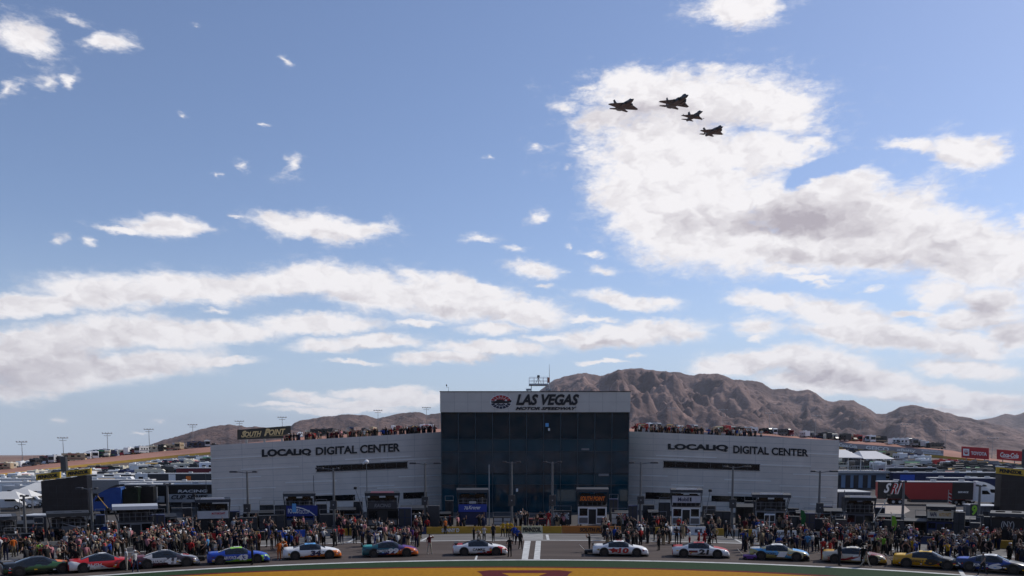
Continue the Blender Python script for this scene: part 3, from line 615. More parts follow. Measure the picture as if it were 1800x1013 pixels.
# ------------------------------------------------------------------ tall thin track lights on the berm
def track_light(x, y_top, y_base, d, label):
    b = P(x, y_base, d); t = P(x, y_top, d); root = empty('track_light', b, 0, label, 'floodlight', 'tall floodlights round the far turn'); h = t.z - b.z
    mb = MB(); mb.cyl((0, 0, -6), (0, 0, h), .2, .11, 6); mb.build('pole', STEEL, root)
    mb = MB(); mb.box(-2.6, -.12, h - .5, 2.6, .12, h - .25); mb.box(-1.8, -.12, h - 1.6, 1.8, .12, h - 1.4); mb.build('crossarm', STEEL, root)
    for s in (-2.3, -.8, .8, 2.3):
        mb = MB(); mb.bbox(s - .28, -.35, h - .25, s + .28, .35, h + .15, .08); mb.build('lamp_head', paint('silver'), root)
TL = [(40,776,815),(112,769,805),(190,761,800),(263,754,793),(340,746,788),(422,740,782),(497,733,776),(665,721,766),(750,716,762),(1180,717,762),(1270,720,766),(1352,726,768),(1433,731,774),(1512,739,782),(1590,746,790),(1661,756,798),(1743,770,812)]
names = ['westernmost', 'second from the edge', 'third from the edge', 'just left of the pink hills', 'above the striped trailer roofs', 'behind the left end of the black rooftop sign', 'at the right end of the black rooftop sign', 'before the flat topped hill', 'nearest the tower on the hill side',
         'first right of the tower', 'second right of the tower', 'third right of the tower', 'above the right wing corner', 'just past the white cola wall lettering', 'above the grey sponsor wall', 'at the end of the sponsor wall', 'between the two red billboards']
for (x, a, b), nm in zip(TL, names): track_light(x, a, b, dW(x) + 60, 'tall thin grey floodlight mast ' + nm)

# ------------------------------------------------------------------ infield lamps
galv = mat('lamp_pole_grey', (.16, .16, .16), .5, .5, .15, 2)
def infield_lamp(x, y_top, y_base, label, heads=(-30, 28), box=None, head_dy=0, lean=0, bw=12):
    b = place(x, y_base); d = b.y; h = P(x, y_top, d).z - b.z; u = d / FPX
    root = empty('lamp_post', b, 0, label, 'lamp post', 'lamp posts along the pit wall')
    mb = MB(); mb.cyl((0, 0, 0), (0, 0, h), .17, .11, 8); mb.cyl((0, 0, 0), (0, 0, .5), .3, .3, 8); mb.build('pole', galv, root)
    if heads:
        mb = MB(); mb.cyl((heads[0] * u * .6, 0, h - .05), (0, 0, h - .18), .05, n=6); mb.cyl((0, 0, h - .18), (heads[1] * u * .6, 0, h - .05), .05, n=6); mb.build('arm', galv, root)
        for s in heads:
            if abs(s) < 3: continue
            mb = MB(); a0, a1 = sorted((s * u * .55, s * u)); mb.bbox(a0, -.22, h - .14, a1, .22, h + .06, .05); mb.build('lamp_head', mat('lamp_head_dark', (.04, .04, .045), .5, .2, .1, 2), root)
    if box:
        z1, z0 = P(x, box[0], d).z - b.z, P(x, box[1], d).z - b.z; w = bw * u / 2
        mb = MB(); mb.bbox(-w, -.38, z0, w, -.12, z1, .03); bo = mb.build('sign_box', mat('sign_box_dark', (.045, .047, .05), .6, 0, .1, 2), root)
        mb = MB(); mb.box(-w * .15, -.42, (z0 + z1) / 2 - w * .15, w * .15, -.38, (z0 + z1) / 2 + w * .15); mb.build('indicator', plastic('silver'), bo)
LP = [(437,829,934,(-30,18),(886,901),'grey double headed lamp post in front of the left wing end'),
 (588,823,931,(-31,10),(880,895),'grey lamp post standing right of the blue banner pit box'),
 (748,814,929,(-27,28),(873,888),'grey lamp post at the meeting of left wing and glass tower'),
 (899.5,812,928,(-17,16),(870,889),'grey lamp post before the middle of the glass tower, left one'),
 (970.5,812,928,(-17,16),(870,889),'grey lamp post before the middle of the glass tower, right one'),
 (1125,813,929,(-21,30),(872,886),'grey lamp post just right of the glass tower'),
 (1286,820,931,(-17,31),(877,893),'grey lamp post before the ribbon window of the right wing'),
 (1438,828,935,(-16,31),(884,901),'grey lamp post near the outer end of the right wing'),
 (1585,846,942,(-9,4),None,'slim grey lamp post in front of the red race hauler'),
 (1718,853,948,(-6,10),(905,930),'dark lamp post beside the green number nine board'),
 (164,858,955,(-25,12),None,'grey lamp post right of the big left video screen'),
 (46,871,958,(-5,8),None,'grey lamp post left of the big left video screen'),
 (297,850,935,(-6,6),None,'dark slim lamp post before the long white roofed hauler')]
for x, a, b, hd, bx, lb in LP: infield_lamp(x, a, b, lb, hd, bx)
def simple_pole(x, y_top, y_base, label, cat, dome=False, r=.07, name='camera_pole', m=None):
    b = place(x, y_base); h = P(x, y_top, b.y).z - b.z; root = empty(name, b, 0, label, cat)
    mb = MB(); mb.cyl((0, 0, 0), (0, 0, h), r, r * .7, 6); mb.build('pole', m or galv, root)
    if dome:
        mb = MB(); mb.ell((0, 0, h), .3, .3, .28); mb.ell((-.36, 0, h - .2), .15, .15, .15); mb.build('camera_dome', paint('white'), root)
    else:
        mb = MB(); mb.box(-.13, -.13, 0, .13, .13, .12); mb.build('base_plate', STEEL, root)
simple_pole(646, 812, 925, 'slim pole with white round camera dome before the left wing', 'camera pole', True)
simple_pole(860, 817, 924, 'bare thin pale pole in front of the glass tower beside the blue grocery box', 'pole', m=paint('silver'))
simple_pole(553, 836, 925, 'thin dark antenna rising from the blue banner pit box', 'antenna', r=.05, m=plastic('charcoal'))
simple_pole(1482, 862, 936, 'thin dark pole left of the grey canopied pit box', 'pole', r=.06)
simple_pole(1016, 852, 925, 'short dark antenna on the orange lettered pit box', 'antenna', r=.04, m=plastic('charcoal'))
simple_pole(364, 832, 905, 'thin pole standing left of the left wing corner', 'pole', r=.05)

# ------------------------------------------------------------------ big video screens with yellow oil sponsor boards
yboard = mat('board_yellow', (.62, .4, .04), .6, 0, .08, .5); scr = mat('screen_black', (.012, .012, .016), .35, 0, .4, .8)
def video_screen(x0, x1, yt, yb, y_base, label, boards, d_off=0, skew=0, tower=None):
    b = place((x0 + x1) / 2, y_base); d = b.y; L = P(x0, 850, d); Rr = P(x1, 850, d); root = empty('video_screen', b, 0, label, 'video screen')
    zt, zb = P(x0, yt, d).z, P(x0, yb, d).z; xa, xb = L.x - b.x, Rr.x - b.x
    sk = skew * d / FPX
    mb = MB(); v = [(xa, 0, zb), (xb, 0, zb + sk * .6), (xb, 0, zt + sk), (xa, 0, zt)]; v += [(p[0], 1.2, p[2]) for p in v]
    mb.add(v, [(0, 1, 2, 3), (7, 6, 5, 4), (0, 4, 5, 1), (1, 5, 6, 2), (2, 6, 7, 3), (3, 7, 4, 0)]); c = mb.build('screen_cabinet', scr, root)
    mb = MB()
    for i in range(1, 6): x = xa + (xb - xa) * i / 6; mb.box(x - .015, -.012, zb + .6, x + .015, 0, zt - .6)
    for i in range(1, 5): z = zb + .3 + (zt - zb) * i / 5; mb.box(xa, -.012, z - .015, xb, 0, z + .015)
    mb.build('panel_seam', plastic('charcoal'), c)
    for t in (.15, .5, .85):
        mb = MB(); x = xa + (xb - xa) * t; mb.cyl((x, .6, 0), (x, .6, zb + .3), .25, n=8); mb.build('leg', STEEL, root)
    for (bx0, bx1, by0, by1, dy, txt) in boards:
        p0, p1 = P(bx0, by1, d), P(bx1, by1 + dy, d); q0, q1 = P(bx0, by0, d), P(bx1, by0 + dy, d); o = Vector((b.x, b.y, b.z)); A, Bq, Cq, D = [p - o + Vector((0, -.1, 0)) for p in (p0, p1, q1, q0)]
        mb = MB(); v = [A, Bq, Cq, D] + [p + Vector((0, .3, 0)) for p in (A, Bq, Cq, D)]; mb.add(v, [(0, 1, 2, 3), (7, 6, 5, 4), (0, 4, 5, 1), (1, 5, 6, 2), (2, 6, 7, 3), (3, 7, 4, 0)]); bd = mb.build('sponsor_board', yboard, root)
        f = lambda s, t: (A * (1 - s) + Bq * s) * (1 - t) + (D * (1 - s) + Cq * s) * t
        quad_text(txt, f(.08, .2), f(.92, .2), f(.92, .78), f(.08, .78), .05, .045, .1).build('lettering', letm, bd)
    return root
video_screen(72, 153, 846, 905, 926, 'huge dark video screen on legs among the trucks, left side of the infield', [(64, 106, 834, 845, -4.5, 'PENNZOIL'), (117, 160, 828, 839, -5, 'PENNZOIL')], skew=10)
video_screen(1760, 1842, 835, 905, 930, 'huge dark video screen at the right edge of the infield', [(1752, 1800, 821, 832.5, 5, 'PENNZOIL')], skew=-4)
def tower_box(x0, x1, yt, yb, y_base, label):
    b = place((x0 + x1) / 2, y_base); d = b.y; root = empty('scoring_tower', b, 0, label, 'tower'); zt, zb = P(x0, yt, d).z - b.z, P(x0, yb, d).z - b.z; w = (P(x1, 0, d).x - P(x0, 0, d).x) / 2
    mb = MB(); mb.bbox(-w, 0, zb, w, w * 1.5, zt, .08); mb.build('tower_head', plastic('charcoal'), root)
    for s in (-.5, .5): mb = MB(); mb.cyl((s * w, w * .7, 0), (s * w, w * .7, zb), .25, n=6); mb.build('leg', STEEL, root)
tower_box(108, 118, 803, 829, 856, 'narrow black scoring tower rising above the left sponsor boards')
tower_box(1797, 1806, 790, 822, 846, 'narrow black scoring tower at the right edge below the mountains')

# ------------------------------------------------------------------ pit wall: separate painted sections
def wall_section(x0, x1, yb, h, m, label, words=None, lm=None, yb1=None, bo=.03, sh=0, name='pit_wall'):
    a = on(x0, yb); b = on(x1, yb if yb1 is None else yb1); root = empty(name, a, math.atan2(b.y - a.y, b.x - a.x), label, 'barrier', 'sections of pit wall'); L = (b - a).length - .03
    mb = MB(); mb.prism([(0, 0), (.5, 0), (.34, h * .3), (.3, h), (.12, h), (.08, h * .3)], 'x', 0, L); mb.build('barrier', m, root)
    for txt, s0, s1, z0, z1, lm_ in (words or []):
        mb = MB(); lettering(mb, txt, s0 * L, z0 * h, s1 * L, z1 * h, .07, 0, bo, sh, .02); mb.build('lettering', lm_, root)
    return root
cwall = mat('pit_wall_concrete', (.3, .29, .27), .85, 0, .25, .7)
wy = mat('pit_wall_yellow', (.42, .24, .02), .7, 0, .15, .8); wo = mat('pit_wall_orange', (.42, .15, .025), .7, 0, .12, .8); wk = paint('black'); wb = paint('navy'); wbl = paint('blue')
secs = [(20,48,wy,'yellow'),(48,62,cwall,'bare concrete'),(62,70,wy,'short yellow'),(70,150,cwall,'long concrete'),(150,215,wb,'navy'),(215,330,cwall,'plain concrete'),(330,412,paint('red'),'red'),(412,458,wy,'yellow'),(458,505,wbl,'blue'),
 (505,565,wbl,'deep blue'),(565,602,mat('pit_wall_grey',(.2,.2,.2),.7),'grey'),(602,632,wy,'yellow')]
for i, (x0, x1, m, c) in enumerate(secs): wall_section(x0, x1, 938, .78, m, f'{c} pit wall section ' + ['at far left of the pit lane','behind the black and green race car','beside the black and green race car','behind the red and white race car','left of race car 41','behind race car 41','behind race car 43','between race cars 43 and 34','left of the blue banner box','under the blue banner pit box','right of the blue banner pit box','between race cars 34 and 99'][i])
wall_section(632, 702, 938, .85, wk, 'black pit wall section under the dark pit box', [('HENDRICK', .15, .8, .3, .75, wl)])
wall_section(702, 750, 938, .78, wb, 'dark blue pit wall section by the crew with the orange vest')
wall_section(750, 830, 938, .8, wy, 'yellow pit wall section with SUNNY D lettering', [('SUNNY D', .33, .72, .25, .8, wl)])
wall_section(830, 917, 938, .8, wy, 'plain yellow pit wall section behind the white pace car')
r_ = wall_section(917, 954, 938, .85, mat('pit_wall_cream', (.55, .5, .3), .7), 'cream pit wall section with black PENNZOIL lettering', [('PENNZOIL', .06, .94, .2, .82, letm)], bo=.05)
wall_section(954, 988, 938, .8, wy, 'plain yellow pit wall section behind the person in red overalls')
wall_section(988, 1092, 938, .85, wo, 'orange pit wall section with black swooping SOUTH POINT lettering', [('SOUTH POINT', .3, .82, .25, .8, letm)], sh=.2)
wall_section(1092, 1150, 938, .78, wk, 'black pit wall section behind race car 10')
wall_section(1150, 1180, 938, .8, wy, 'short yellow pit wall section left of the white oil sponsor box')
wall_section(1180, 1255, 938, .95, wl, 'white pit wall section with dark lettering and number under the white pit box', [('OIL', .05, .16, .2, .8, letm), ('10', .3, .42, .2, .8, paint('red')), ('MOBIL', .56, .74, .25, .8, paint('navy')), ('11', .8, .9, .2, .8, letm)])
wall_section(1255, 1273, 938, .8, wy, 'short yellow pit wall section just right of the white one')
wall_section(1273, 1302, 938, .7, cwall, 'bare concrete pit wall section beside the striped official')
wall_section(1302, 1322, 938, .8, wy, 'yellow pit wall section left of the open frame pit box')
wall_section(1322, 1400, 938, .8, wl, 'white pit wall section behind race car 1', [('AUTO', .55, .8, .35, .75, letm)])
wall_section(1400, 1450, 938, .75, cwall, 'concrete pit wall section between race cars 1 and 2')
wall_section(1450, 1512, 938, .9, paint('red'), 'red pit wall section behind the gold race car')
r_ = wall_section(1512, 1560, 938, .95, wl, 'white pit wall section with red arrow shape')
mb = MB(); mb.prism([(.3, .5), (1.0, .7), (1.7, .7), (1.9, .85), (2.2, .7), (3.0, .62), (2.6, .4), (1.9, .45), (1.7, .32), (1.4, .45), (.9, .4)], 'y', .03, .07); mb.build('painted_arrow', paint('red'), r_)
wall_section(1560, 1606, 938, .78, wb, 'navy pit wall section by the crew in red overalls')
wall_section(1606, 1664, 938, .78, wb, 'navy pit wall section with gold lettering', [('AUTO PARTS', .4, .9, .3, .75, paint('gold'))])
wall_section(1664, 1748, 938, .75, cwall, 'concrete pit wall section behind the blue race car crowd')
wall_section(1748, 1775, 938, .8, wy, 'yellow pit wall section left of the dark bracketed box')
wall_section(1775, 1840, 938, .8, wy, 'yellow pit wall section at the right edge')

# ------------------------------------------------------------------ pit boxes
def on_wheels(root, w, dpt, r=.22):
    for sx in (-1, 1):
        for sy in (.3, dpt - .3): mb = MB(); mb.cyl((sx * (w / 2 - .35) - .08, sy, r), (sx * (w / 2 - .35) + .08, sy, r), r, n=10); mb.build('wheel', RUBBER, root)
def pit_box(x0, x1, y_base, h_px, body, label, upper=None, canopy=None, banner=None, door=True, deck=.55, frame=None, cw=1.12, canopy_strip=None, words=(), lower=None, top_words=None, cdy=0, name='pit_box'):
    xm = (x0 + x1) / 2; b = place(xm, y_base); u = b.y / FPX; w = (x1 - x0) * u; H = h_px * 1.12 * u; d_ = 2.2
    rz = heading(xm, 920) * .8; root = empty(name, b, rz, label, 'pit box', 'pit boxes behind the wall')
    fr = frame or plastic('charcoal'); hd = H * deck
    mb = MB(); mb.bbox(-w / 2, 0, .35, w / 2, d_, hd, .05); mb.build('cabinet', body, root)
    on_wheels(root, w, d_)
    if door:
        mb = MB(); mb.box(-w * .13, -.02, .4, w * .13, .02, hd * .86); mb.build('door', plastic('black'), root)
        for s in (-1, 1):
            mb = MB(); mb.box(s * w * .31 - w * .14, -.02, hd * .55, s * w * .31 + w * .14, .02, hd * .9); mb.build('window', DARKGLASS, root)
            mb = MB(); mb.box(s * w * .31 - w * .15, -.03, hd * .2, s * w * .31 + w * .15, .0, hd * .46)
            for k in range(4): z = hd * (.22 + .06 * k); mb.box(s * w * .31 - w * .14, -.04, z, s * w * .31 + w * .14, -.03, z + .03)
            mb.build('drawer', lower or mat('drawer_grey', (.16, .16, .165), .5, .3, .1, 3), root)
    up = upper or plastic('black')
    # railed upper deck with seats
    mb = MB(); mb.box(-w / 2 - .05, -.1, hd + .01, w / 2 + .05, d_ + .1, hd + .09); mb.build('deck', plastic('charcoal'), root)
    mb = MB()
    for z in (hd + .55, hd + .95): mb.cyl((-w / 2, -.08, z), (w / 2, -.08, z), .025, n=5)
    for k in range(7): x = -w / 2 + w * k / 6; mb.cyl((x, -.08, hd + .1), (x, -.08, hd + .95), .022, n=5)
    mb.build('railing', plastic('grey'), root)
    mb = MB(); mb.box(-w / 2 + .1, .5, hd + .1, w / 2 - .1, .6, min(H * .86, hd + 2.0)); mb.build('back_screen', up, root)
    for k in range(3):
        x = -w * .3 + w * .3 * k; mb = MB(); mb.bbox(x - .25, .1, hd + .5, x + .25, .3, hd + 1.15, .05); mb.box(x - .22, -.02, hd + .45, x + .22, .3, hd + .52); mb.cyl((x, .12, hd + .1), (x, .12, hd + .46), .04, n=5); mb.build('seat', plastic('charcoal'), root)
    for sx in (-1, 1):
        for y in (0, d_ - .1): mb = MB(); mb.cyl((sx * w / 2, y, hd + .09), (sx * w * cw / 2, y, H), .05, n=6); mb.build('canopy_post', fr, root)
    cm = canopy or plastic('black')
    pr = [(-.5, H - .35), (-.42, H), (d_ * .5, H + .18), (d_ + .2, H), (d_ + .25, H - .3), (d_ * .5, H - .05)]
    mb = MB(); mb.prism(pr, 'x', -w * cw / 2, w * cw / 2); cn = mb.build('canopy', cm, root)
    if canopy_strip: mb = MB(); mb.prism([(-w * .38, H + .0), (w * .38, H + .0), (w * .36, H + .2), (-w * .36, H + .2)], 'y', -.5, -.3); mb.build('canopy_strip', canopy_strip, cn)
    mb = MB(); mb.bbox(-w * .4, .3, hd + 1.15, -w * .1, .36, hd + 1.6, .02); mb.build('monitor', DARKGLASS, root); mb = MB(); mb.bbox(w * .1, .3, hd + 1.15, w * .4, .36, hd + 1.6, .02); mb.build('monitor', DARKGLASS, root)
    for (m, z0, z1, s0, s1, txt, lm, lb, sh) in (banner or []):
        z0 *= H; z1 *= H; mb = MB(); mb.box(s0 * w, -.16, z0, s1 * w, -.10, z1); bn = mb.build('banner', m, root)
        for (t, a0, a1, q0, q1, lm_, bo, shr) in txt: mb = MB(); lettering(mb, t, (s0 + (s1 - s0) * a0) * w, z0 + (z1 - z0) * q0, (s0 + (s1 - s0) * a1) * w, z0 + (z1 - z0) * q1, -.16, 0, bo, shr, .02); mb.build('lettering', lm_, bn)
    return root, w, H, b
navyb = mat('banner_blue', (.012, .03, .2), .6, 0, .1, 1)
r_, w, H, _ = pit_box(503, 552, 930, 56, mat('box_blue', (.01, .03, .13), .5, 0, .15, 1), 'blue pit box with FOCUSfactor banner and dark flat canopy', banner=[(navyb, .36, .66, -.52, .62, [('FOCUS', .1, .42, .28, .72, wl, .03, 0), ('factor', .44, .76, .24, .74, wl, -.005, 0)], None, None, 0)], canopy=plastic('charcoal'), door=True)
mb = MB(); pts = [(w * (-.2 + .72 * k / 12), H * (.635 - .24 * (k / 12) ** 2)) for k in range(13)]; mb.prism(pts + [(x, z - .13) for x, z in pts[::-1]], 'y', -.19, -.16); mb.build('white_swoosh', wl, r_)
mb = MB(); mb.box(-w * .26, -.22, H * .48, -w * .12, -.18, H * .72); mb.build('sky_blue_panel', paint('sky'), r_)
pit_box(646, 700, 930, 57, plastic('black'), 'black pit box with red and white canopy strip', canopy=plastic('black'), canopy_strip=paint('pink'), banner=[(plastic('charcoal'), .55, .75, -.45, .45, [('RACING', .2, .8, .25, .75, plastic('grey'), .03, .2)], None, None, 0)])
pit_box(806, 856, 928, 60, plastic('navy'), 'dark pit box with blue Kroger banner before the glass tower', banner=[(mat('kroger_blue', (.02, .05, .3), .6), .42, .62, -.5, .5, [('Kroger', .36, .78, .2, .82, wl, .02, .2), ('76', .2, .34, .3, .75, wl, .02, .2)], None, None, 0), (plastic('silver'), .64, .7, -.12, .12, [], None, None, 0)], canopy=plastic('charcoal'), door=False)
pit_box(1016, 1066, 927, 60, paint('white'), 'black and white pit box with orange SOUTH POINT lettering', banner=[(plastic('black'), .66, .84, -.5, .5, [('SOUTH POINT', .06, .94, .2, .85, paint('orange'), .04, .25)], None, None, 0)], canopy=plastic('charcoal'), canopy_strip=None)
pit_box(1181, 1230, 928, 60, paint('white'), 'white pit box with Mobil 1 banner and white canopy strip', banner=[(mat('banner_pale', (.5, .5, .54), .6), .66, .84, -.5, .5, [('Mobil', .2, .58, .2, .78, paint('navy'), .03, 0), ('1', .62, .68, .2, .78, letm, .05, 0)], None, None, 0)], canopy=plastic('charcoal'), canopy_strip=wl)
pit_box(1328, 1380, 932, 56, plastic('grey'), 'open framed pit box with dark stage truss and screens', canopy=plastic('charcoal'), canopy_strip=wl, upper=plastic('black'), cw=1.25)
pit_box(1487, 1533, 937, 56, mat('box_grey', (.06, .07, .09), .5), 'slate grey pit box with black canopy and white strip', canopy=plastic('black'), canopy_strip=wl)
pit_box(350, 402, 938, 54, plastic('black'), 'pit box with dark canopy and white and red banner near the left wing', banner=[(mat('banner_white', (.5, .5, .5), .6), .44, .66, -.5, .48, [('MOTORCRAFT', .46, .9, .52, .8, paint('red'), .03, 0), ('QUALITY', .4, .75, .2, .45, paint('navy'), .02, .2)], None, None, 0)], canopy=plastic('charcoal'), canopy_strip=wl, door=False, deck=.42)
pit_box(1631, 1672, 944, 48, mat('box_navy', (.01, .02, .1), .5), 'navy pit box with cream NAPA banner in front of the silver car', banner=[(paint('cream'), .62, .86, -.5, .5, [('NAPA', .1, .36, .2, .8, paint('navy'), .04, 0), ('AUTO PARTS', .44, .9, .25, .75, paint('gold'), .03, 0)], None, None, 0)], deck=.5, door=True)
pit_box(95, 150, 962, 54, plastic('black'), 'black pit box with wide dark roof below the left video screen', banner=[(mat('ribbed_grey', (.14, .14, .14), .6), .45, .62, -.2, .5, [], None, None, 0)], canopy=plastic('black'), cw=1.2)
pit_box(212, 268, 952, 56, plastic('grey'), 'silver scaffold pit box among the left crowd', canopy=paint('silver'), cw=1.3, upper=plastic('charcoal'))
pit_box(-18, 26, 968, 54, plastic('black'), 'dark pit box with white trimmed roof at the left edge', canopy=plastic('charcoal'), canopy_strip=wl)
r_, w, H, _ = pit_box(1745, 1794, 958, 50, plastic('black'), 'black pit box with NY lettering in brackets at right', banner=[(plastic('black'), .45, .85, -.5, .5, [('(NY)', .3, .7, .15, .75, plastic('silver'), .01, 0)], None, None, 0)], canopy=plastic('charcoal'), door=False)

# equipment carts: low cabinets with drawers, gear on top
def cart(x, y, w_px, h_px, m, label, top=None, words=None):
    b = place(x, y); u = b.y / FPX; w = w_px * u; h = h_px * u; root = empty('equipment_cart', b, heading(x, 920) * .8 + random.uniform(-.08, .08), label, 'cart', 'equipment carts behind the pit wall')
    mb = MB(); mb.bbox(-w / 2, 0, .28, w / 2, 1.1, h, .04); c = mb.build('cabinet', m, root)
    for s in (-1, 1): mb = MB(); mb.cyl((s * (w / 2 - .25) - .06, .5, .16), (s * (w / 2 - .25) + .06, .5, .16), .16, n=8); mb.build('wheel', RUBBER, root)
    n = max(2, int(w / .9))
    for k in range(n):
        for zz in (0, 1): mb = MB(); x0 = -w / 2 + w * (k + .08) / n; mb.box(x0, -.02, .35 + zz * (h - .4) / 2, x0 + w * .84 / n, 0, .3 + (zz + 1) * (h - .4) / 2 - .02); mb.build('drawer', top or plastic('charcoal'), c)
    mb = MB(); mb.cyl((-w / 2, .1, h), (-w / 2, .1, h + .6), .025, n=5); mb.cyl((w / 2, .1, h), (w / 2, .1, h + .6), .025, n=5); mb.cyl((-w / 2, .1, h + .6), (w / 2, .1, h + .6), .025, n=5); mb.build('rail', STEEL, root)
    for txt, lm in (words or []): mb = MB(); lettering(mb, txt, -w * .4, h * .45, w * .4, h * .9, -.02, 0, .02, .1, .02); mb.build('lettering', lm, root)
carts = [(985,926,38,28,plastic('black'),'tall black trailer side with KAULIG RACING lettering',None,[('KAULIG RACING',wl)]),
 (1090,926,32,24,plastic('charcoal'),'dark cart with white tray right of the orange lettered box',paint('silver'),None),(1158,930,26,22,plastic('black'),'black cart left of the white pit box',None,None),
 (1255,929,34,24,plastic('black'),'black cart right of the white pit box',plastic('black'),None),(1401,934,30,26,plastic('black'),'black cart right of the open framed pit box',None,None),(1352,934,18,30,paint('white'),'white cart under the open framed truss',plastic('black'),None),
 (1440,936,38,24,plastic('charcoal'),'charcoal cart before the outer right wing',None,None),(1471,938,22,30,plastic('black'),'black cart left of the slate grey pit box',None,None),(1551,940,26,26,plastic('black'),'black cart right of the slate grey pit box',None,None),
 (1700,946,30,20,plastic('navy'),'navy cart below the green number nine',None,None),(580,930,34,26,plastic('charcoal'),'charcoal cart right of the blue banner box',None,None),(735,928,40,24,plastic('black'),'black cart right of the black pit box',None,None),
 (783,927,28,18,plastic('charcoal'),'charcoal cart left of the Kroger box',None,None),(884,927,34,18,plastic('black'),'black cart right of the Kroger box',paint('silver'),None),(620,931,30,18,plastic('charcoal'),'charcoal cart left of the black pit box',paint('gold'),None),
 (478,934,44,28,plastic('black'),'long black cart before the left wing',None,None),(435,936,34,26,plastic('black'),'black cart between lamp post and left wing end',None,None),(320,942,36,22,plastic('charcoal'),'charcoal cart left of the white banner pit box',None,None),
 (180,955,30,22,plastic('black'),'black cart right of the lower left pit box',paint('gold'),None),(55,962,34,24,plastic('black'),'black cart left of the lower left pit box',None,None),(945,926,30,14,plastic('maroon'),'low maroon cart behind the cream wall section',None,None)]
rg_ = random.Random(21)
gear = [(330, 934), (412, 932), (470, 926), (494, 931), (566, 926), (630, 924), (712, 930), (744, 923), (762, 930), (790, 922), (1078, 922), (1112, 930), (1140, 921), (1168, 927), (1246, 923), (1270, 930), (1318, 924), (1394, 926), (1422, 938), (1452, 925), (1478, 944), (1545, 934), (1580, 946), (1620, 940), (1684, 946), (1712, 952), (1738, 944), (120, 962), (178, 948), (240, 944), (278, 950), (24, 972), (70, 956)]
gw = ['by the far lower left box', 'below the left screen']
for k, (gx, gy) in enumerate(gear): cart(gx, gy, rg_.uniform(14, 26), rg_.uniform(30, 46), plastic(rg_.choice(['black', 'black', 'charcoal', 'navy', 'black'])), 'tall dark tool cabinet ' + ['left of the white banner box', 'right of the white banner box', 'at the left wing end', 'left of the blue banner box', 'right of the blue banner box', 'under the camera dome pole', 'right of the black pit box', 'at the inner end of the left wing', 'at the lamp post by the tower corner', 'left of the Kroger banner', 'right of the orange lettering', 'left of the lamp post right of the tower', 'at the inner end of the right wing', 'left of the Mobil banner', 'right of the Mobil banner', 'left of the lamp post under the ribbon window', 'left of the truss box', 'right of the truss box', 'behind the grey ramp', 'by the outermost wing lamp post', 'left of the slate grey box', 'right of the slate grey box', 'by the lime flag', 'left of the NAPA banner', 'right of the NAPA banner', 'under the number nine', 'left of the bracketed box', 'under the left screen', 'left of the scaffold box', 'right of the scaffold box', 'left of the slim dark lamp post', 'at the far left edge', 'left of the left screen lamp'][k], plastic('charcoal'))
for c in carts: cart(*c)

def awning(x, y, w_px, h_px, label, m='black', dpt=3.0):
    b = place(x, y); u = b.y / FPX; w = w_px * u; h = h_px * u; root = empty('pit_awning', b, heading(x, 920) * .8 + random.uniform(-.05, .05), label, 'awning', 'dark awnings behind the pit wall')
    mb = MB(); mb.prism([(-.4, h * .80), (-.4, h * .88), (dpt * .4, h), (dpt, h * .9), (dpt, h * .82), (dpt * .4, h * .93)], 'x', -w / 2, w / 2); mb.build('roof', plastic(m), root)
    for sx in (-1, 1):
        for yy in (-.3, dpt - .1): mb = MB(); mb.cyl((sx * (w / 2 - .05), yy, 0), (sx * (w / 2 - .05), yy, h * .85), .05, n=5); mb.build('post', plastic('charcoal'), root)
    mb = MB(); mb.box(-w / 2 + .1, dpt - .1, .1, w / 2 - .1, dpt, h * .84); mb.build('back_sheet', plastic('charcoal'), root)
    mb = MB(); mb.bbox(-w * .35, .4, 0, w * .1, 1.3, h * .4, .05); mb.bbox(w * .15, .5, 0, w * .4, 1.2, h * .28, .05); mb.build('gear_cabinet', plastic('black'), root)
for a in [(455, 928, 52, 30, 'wide low black awning before the left wing, by the first lamp post'), (603, 926, 46, 34, 'black awning behind race car 34, left of the camera dome pole'), (726, 925, 44, 36, 'black awning between the black pit box and the tower corner'), (290, 938, 40, 34, 'black awning in the crowd behind race car 41'), (155, 946, 44, 38, 'black awning right of the lower left pit box'),
          (1100, 924, 40, 26, 'dark awning right of the orange lettered pit box'), (1156, 925, 34, 28, 'black awning left of the white pit box'), (1308, 926, 30, 40, 'tall narrow black awning left of the open framed pit box'), (1416, 930, 34, 32, 'dark awning between open framed pit box and lamp post'), (1463, 932, 30, 38, 'black awning left of the slate grey pit box'),
          (1566, 938, 44, 34, 'black awning left of the slim lamp post'), (1608, 942, 36, 30, 'black awning left of the navy pit box'), (1700, 944, 40, 36, 'black awning by the number nine board'), (40, 952, 40, 36, 'black awning left of the lower left pit box'), (776, 924, 34, 24, 'low dark awning at the foot of the glass tower')]: awning(*a)
# grey utility boxes and marquee walls at both sides
def shed(x0, x1, yt, yb, m, label, dpt=3.0, rz=0.0, roof=None, name='storage_unit', cat='storage unit'):
    b = place((x0 + x1) / 2, yb); u = b.y / FPX; w = (x1 - x0) * u; h = P(x0, yt, b.y).z - b.z; root = empty(name, b, rz, label, cat)
    mb = MB(); mb.bbox(-w / 2, 0, 0, w / 2, dpt, h, .04); c = mb.build('body', m, root)
    mb = MB(); mb.box(-w / 2 - .08, -.08, h, w / 2 + .08, dpt + .08, h + .12); mb.build('roof', roof or paint('silver'), root)
    mb = MB()
    for k in range(1, 4): x = -w / 2 + w * k / 4; mb.box(x - .03, -.03, .1, x + .03, 0, h - .05)
    mb.build('panel_joint', plastic('charcoal'), c)
    mb = MB(); mb.box(-w * .4, -.05, .05, -w * .12, -.003, h * .8); mb.build('door', plastic('charcoal'), root)
    return root
shed(40, 82, 908, 946, mat('shed_dark', (.05, .05, .055), .6, .2, .1, 1), 'dark steel storage unit with pale roof edge below left video screen', 3, .1)
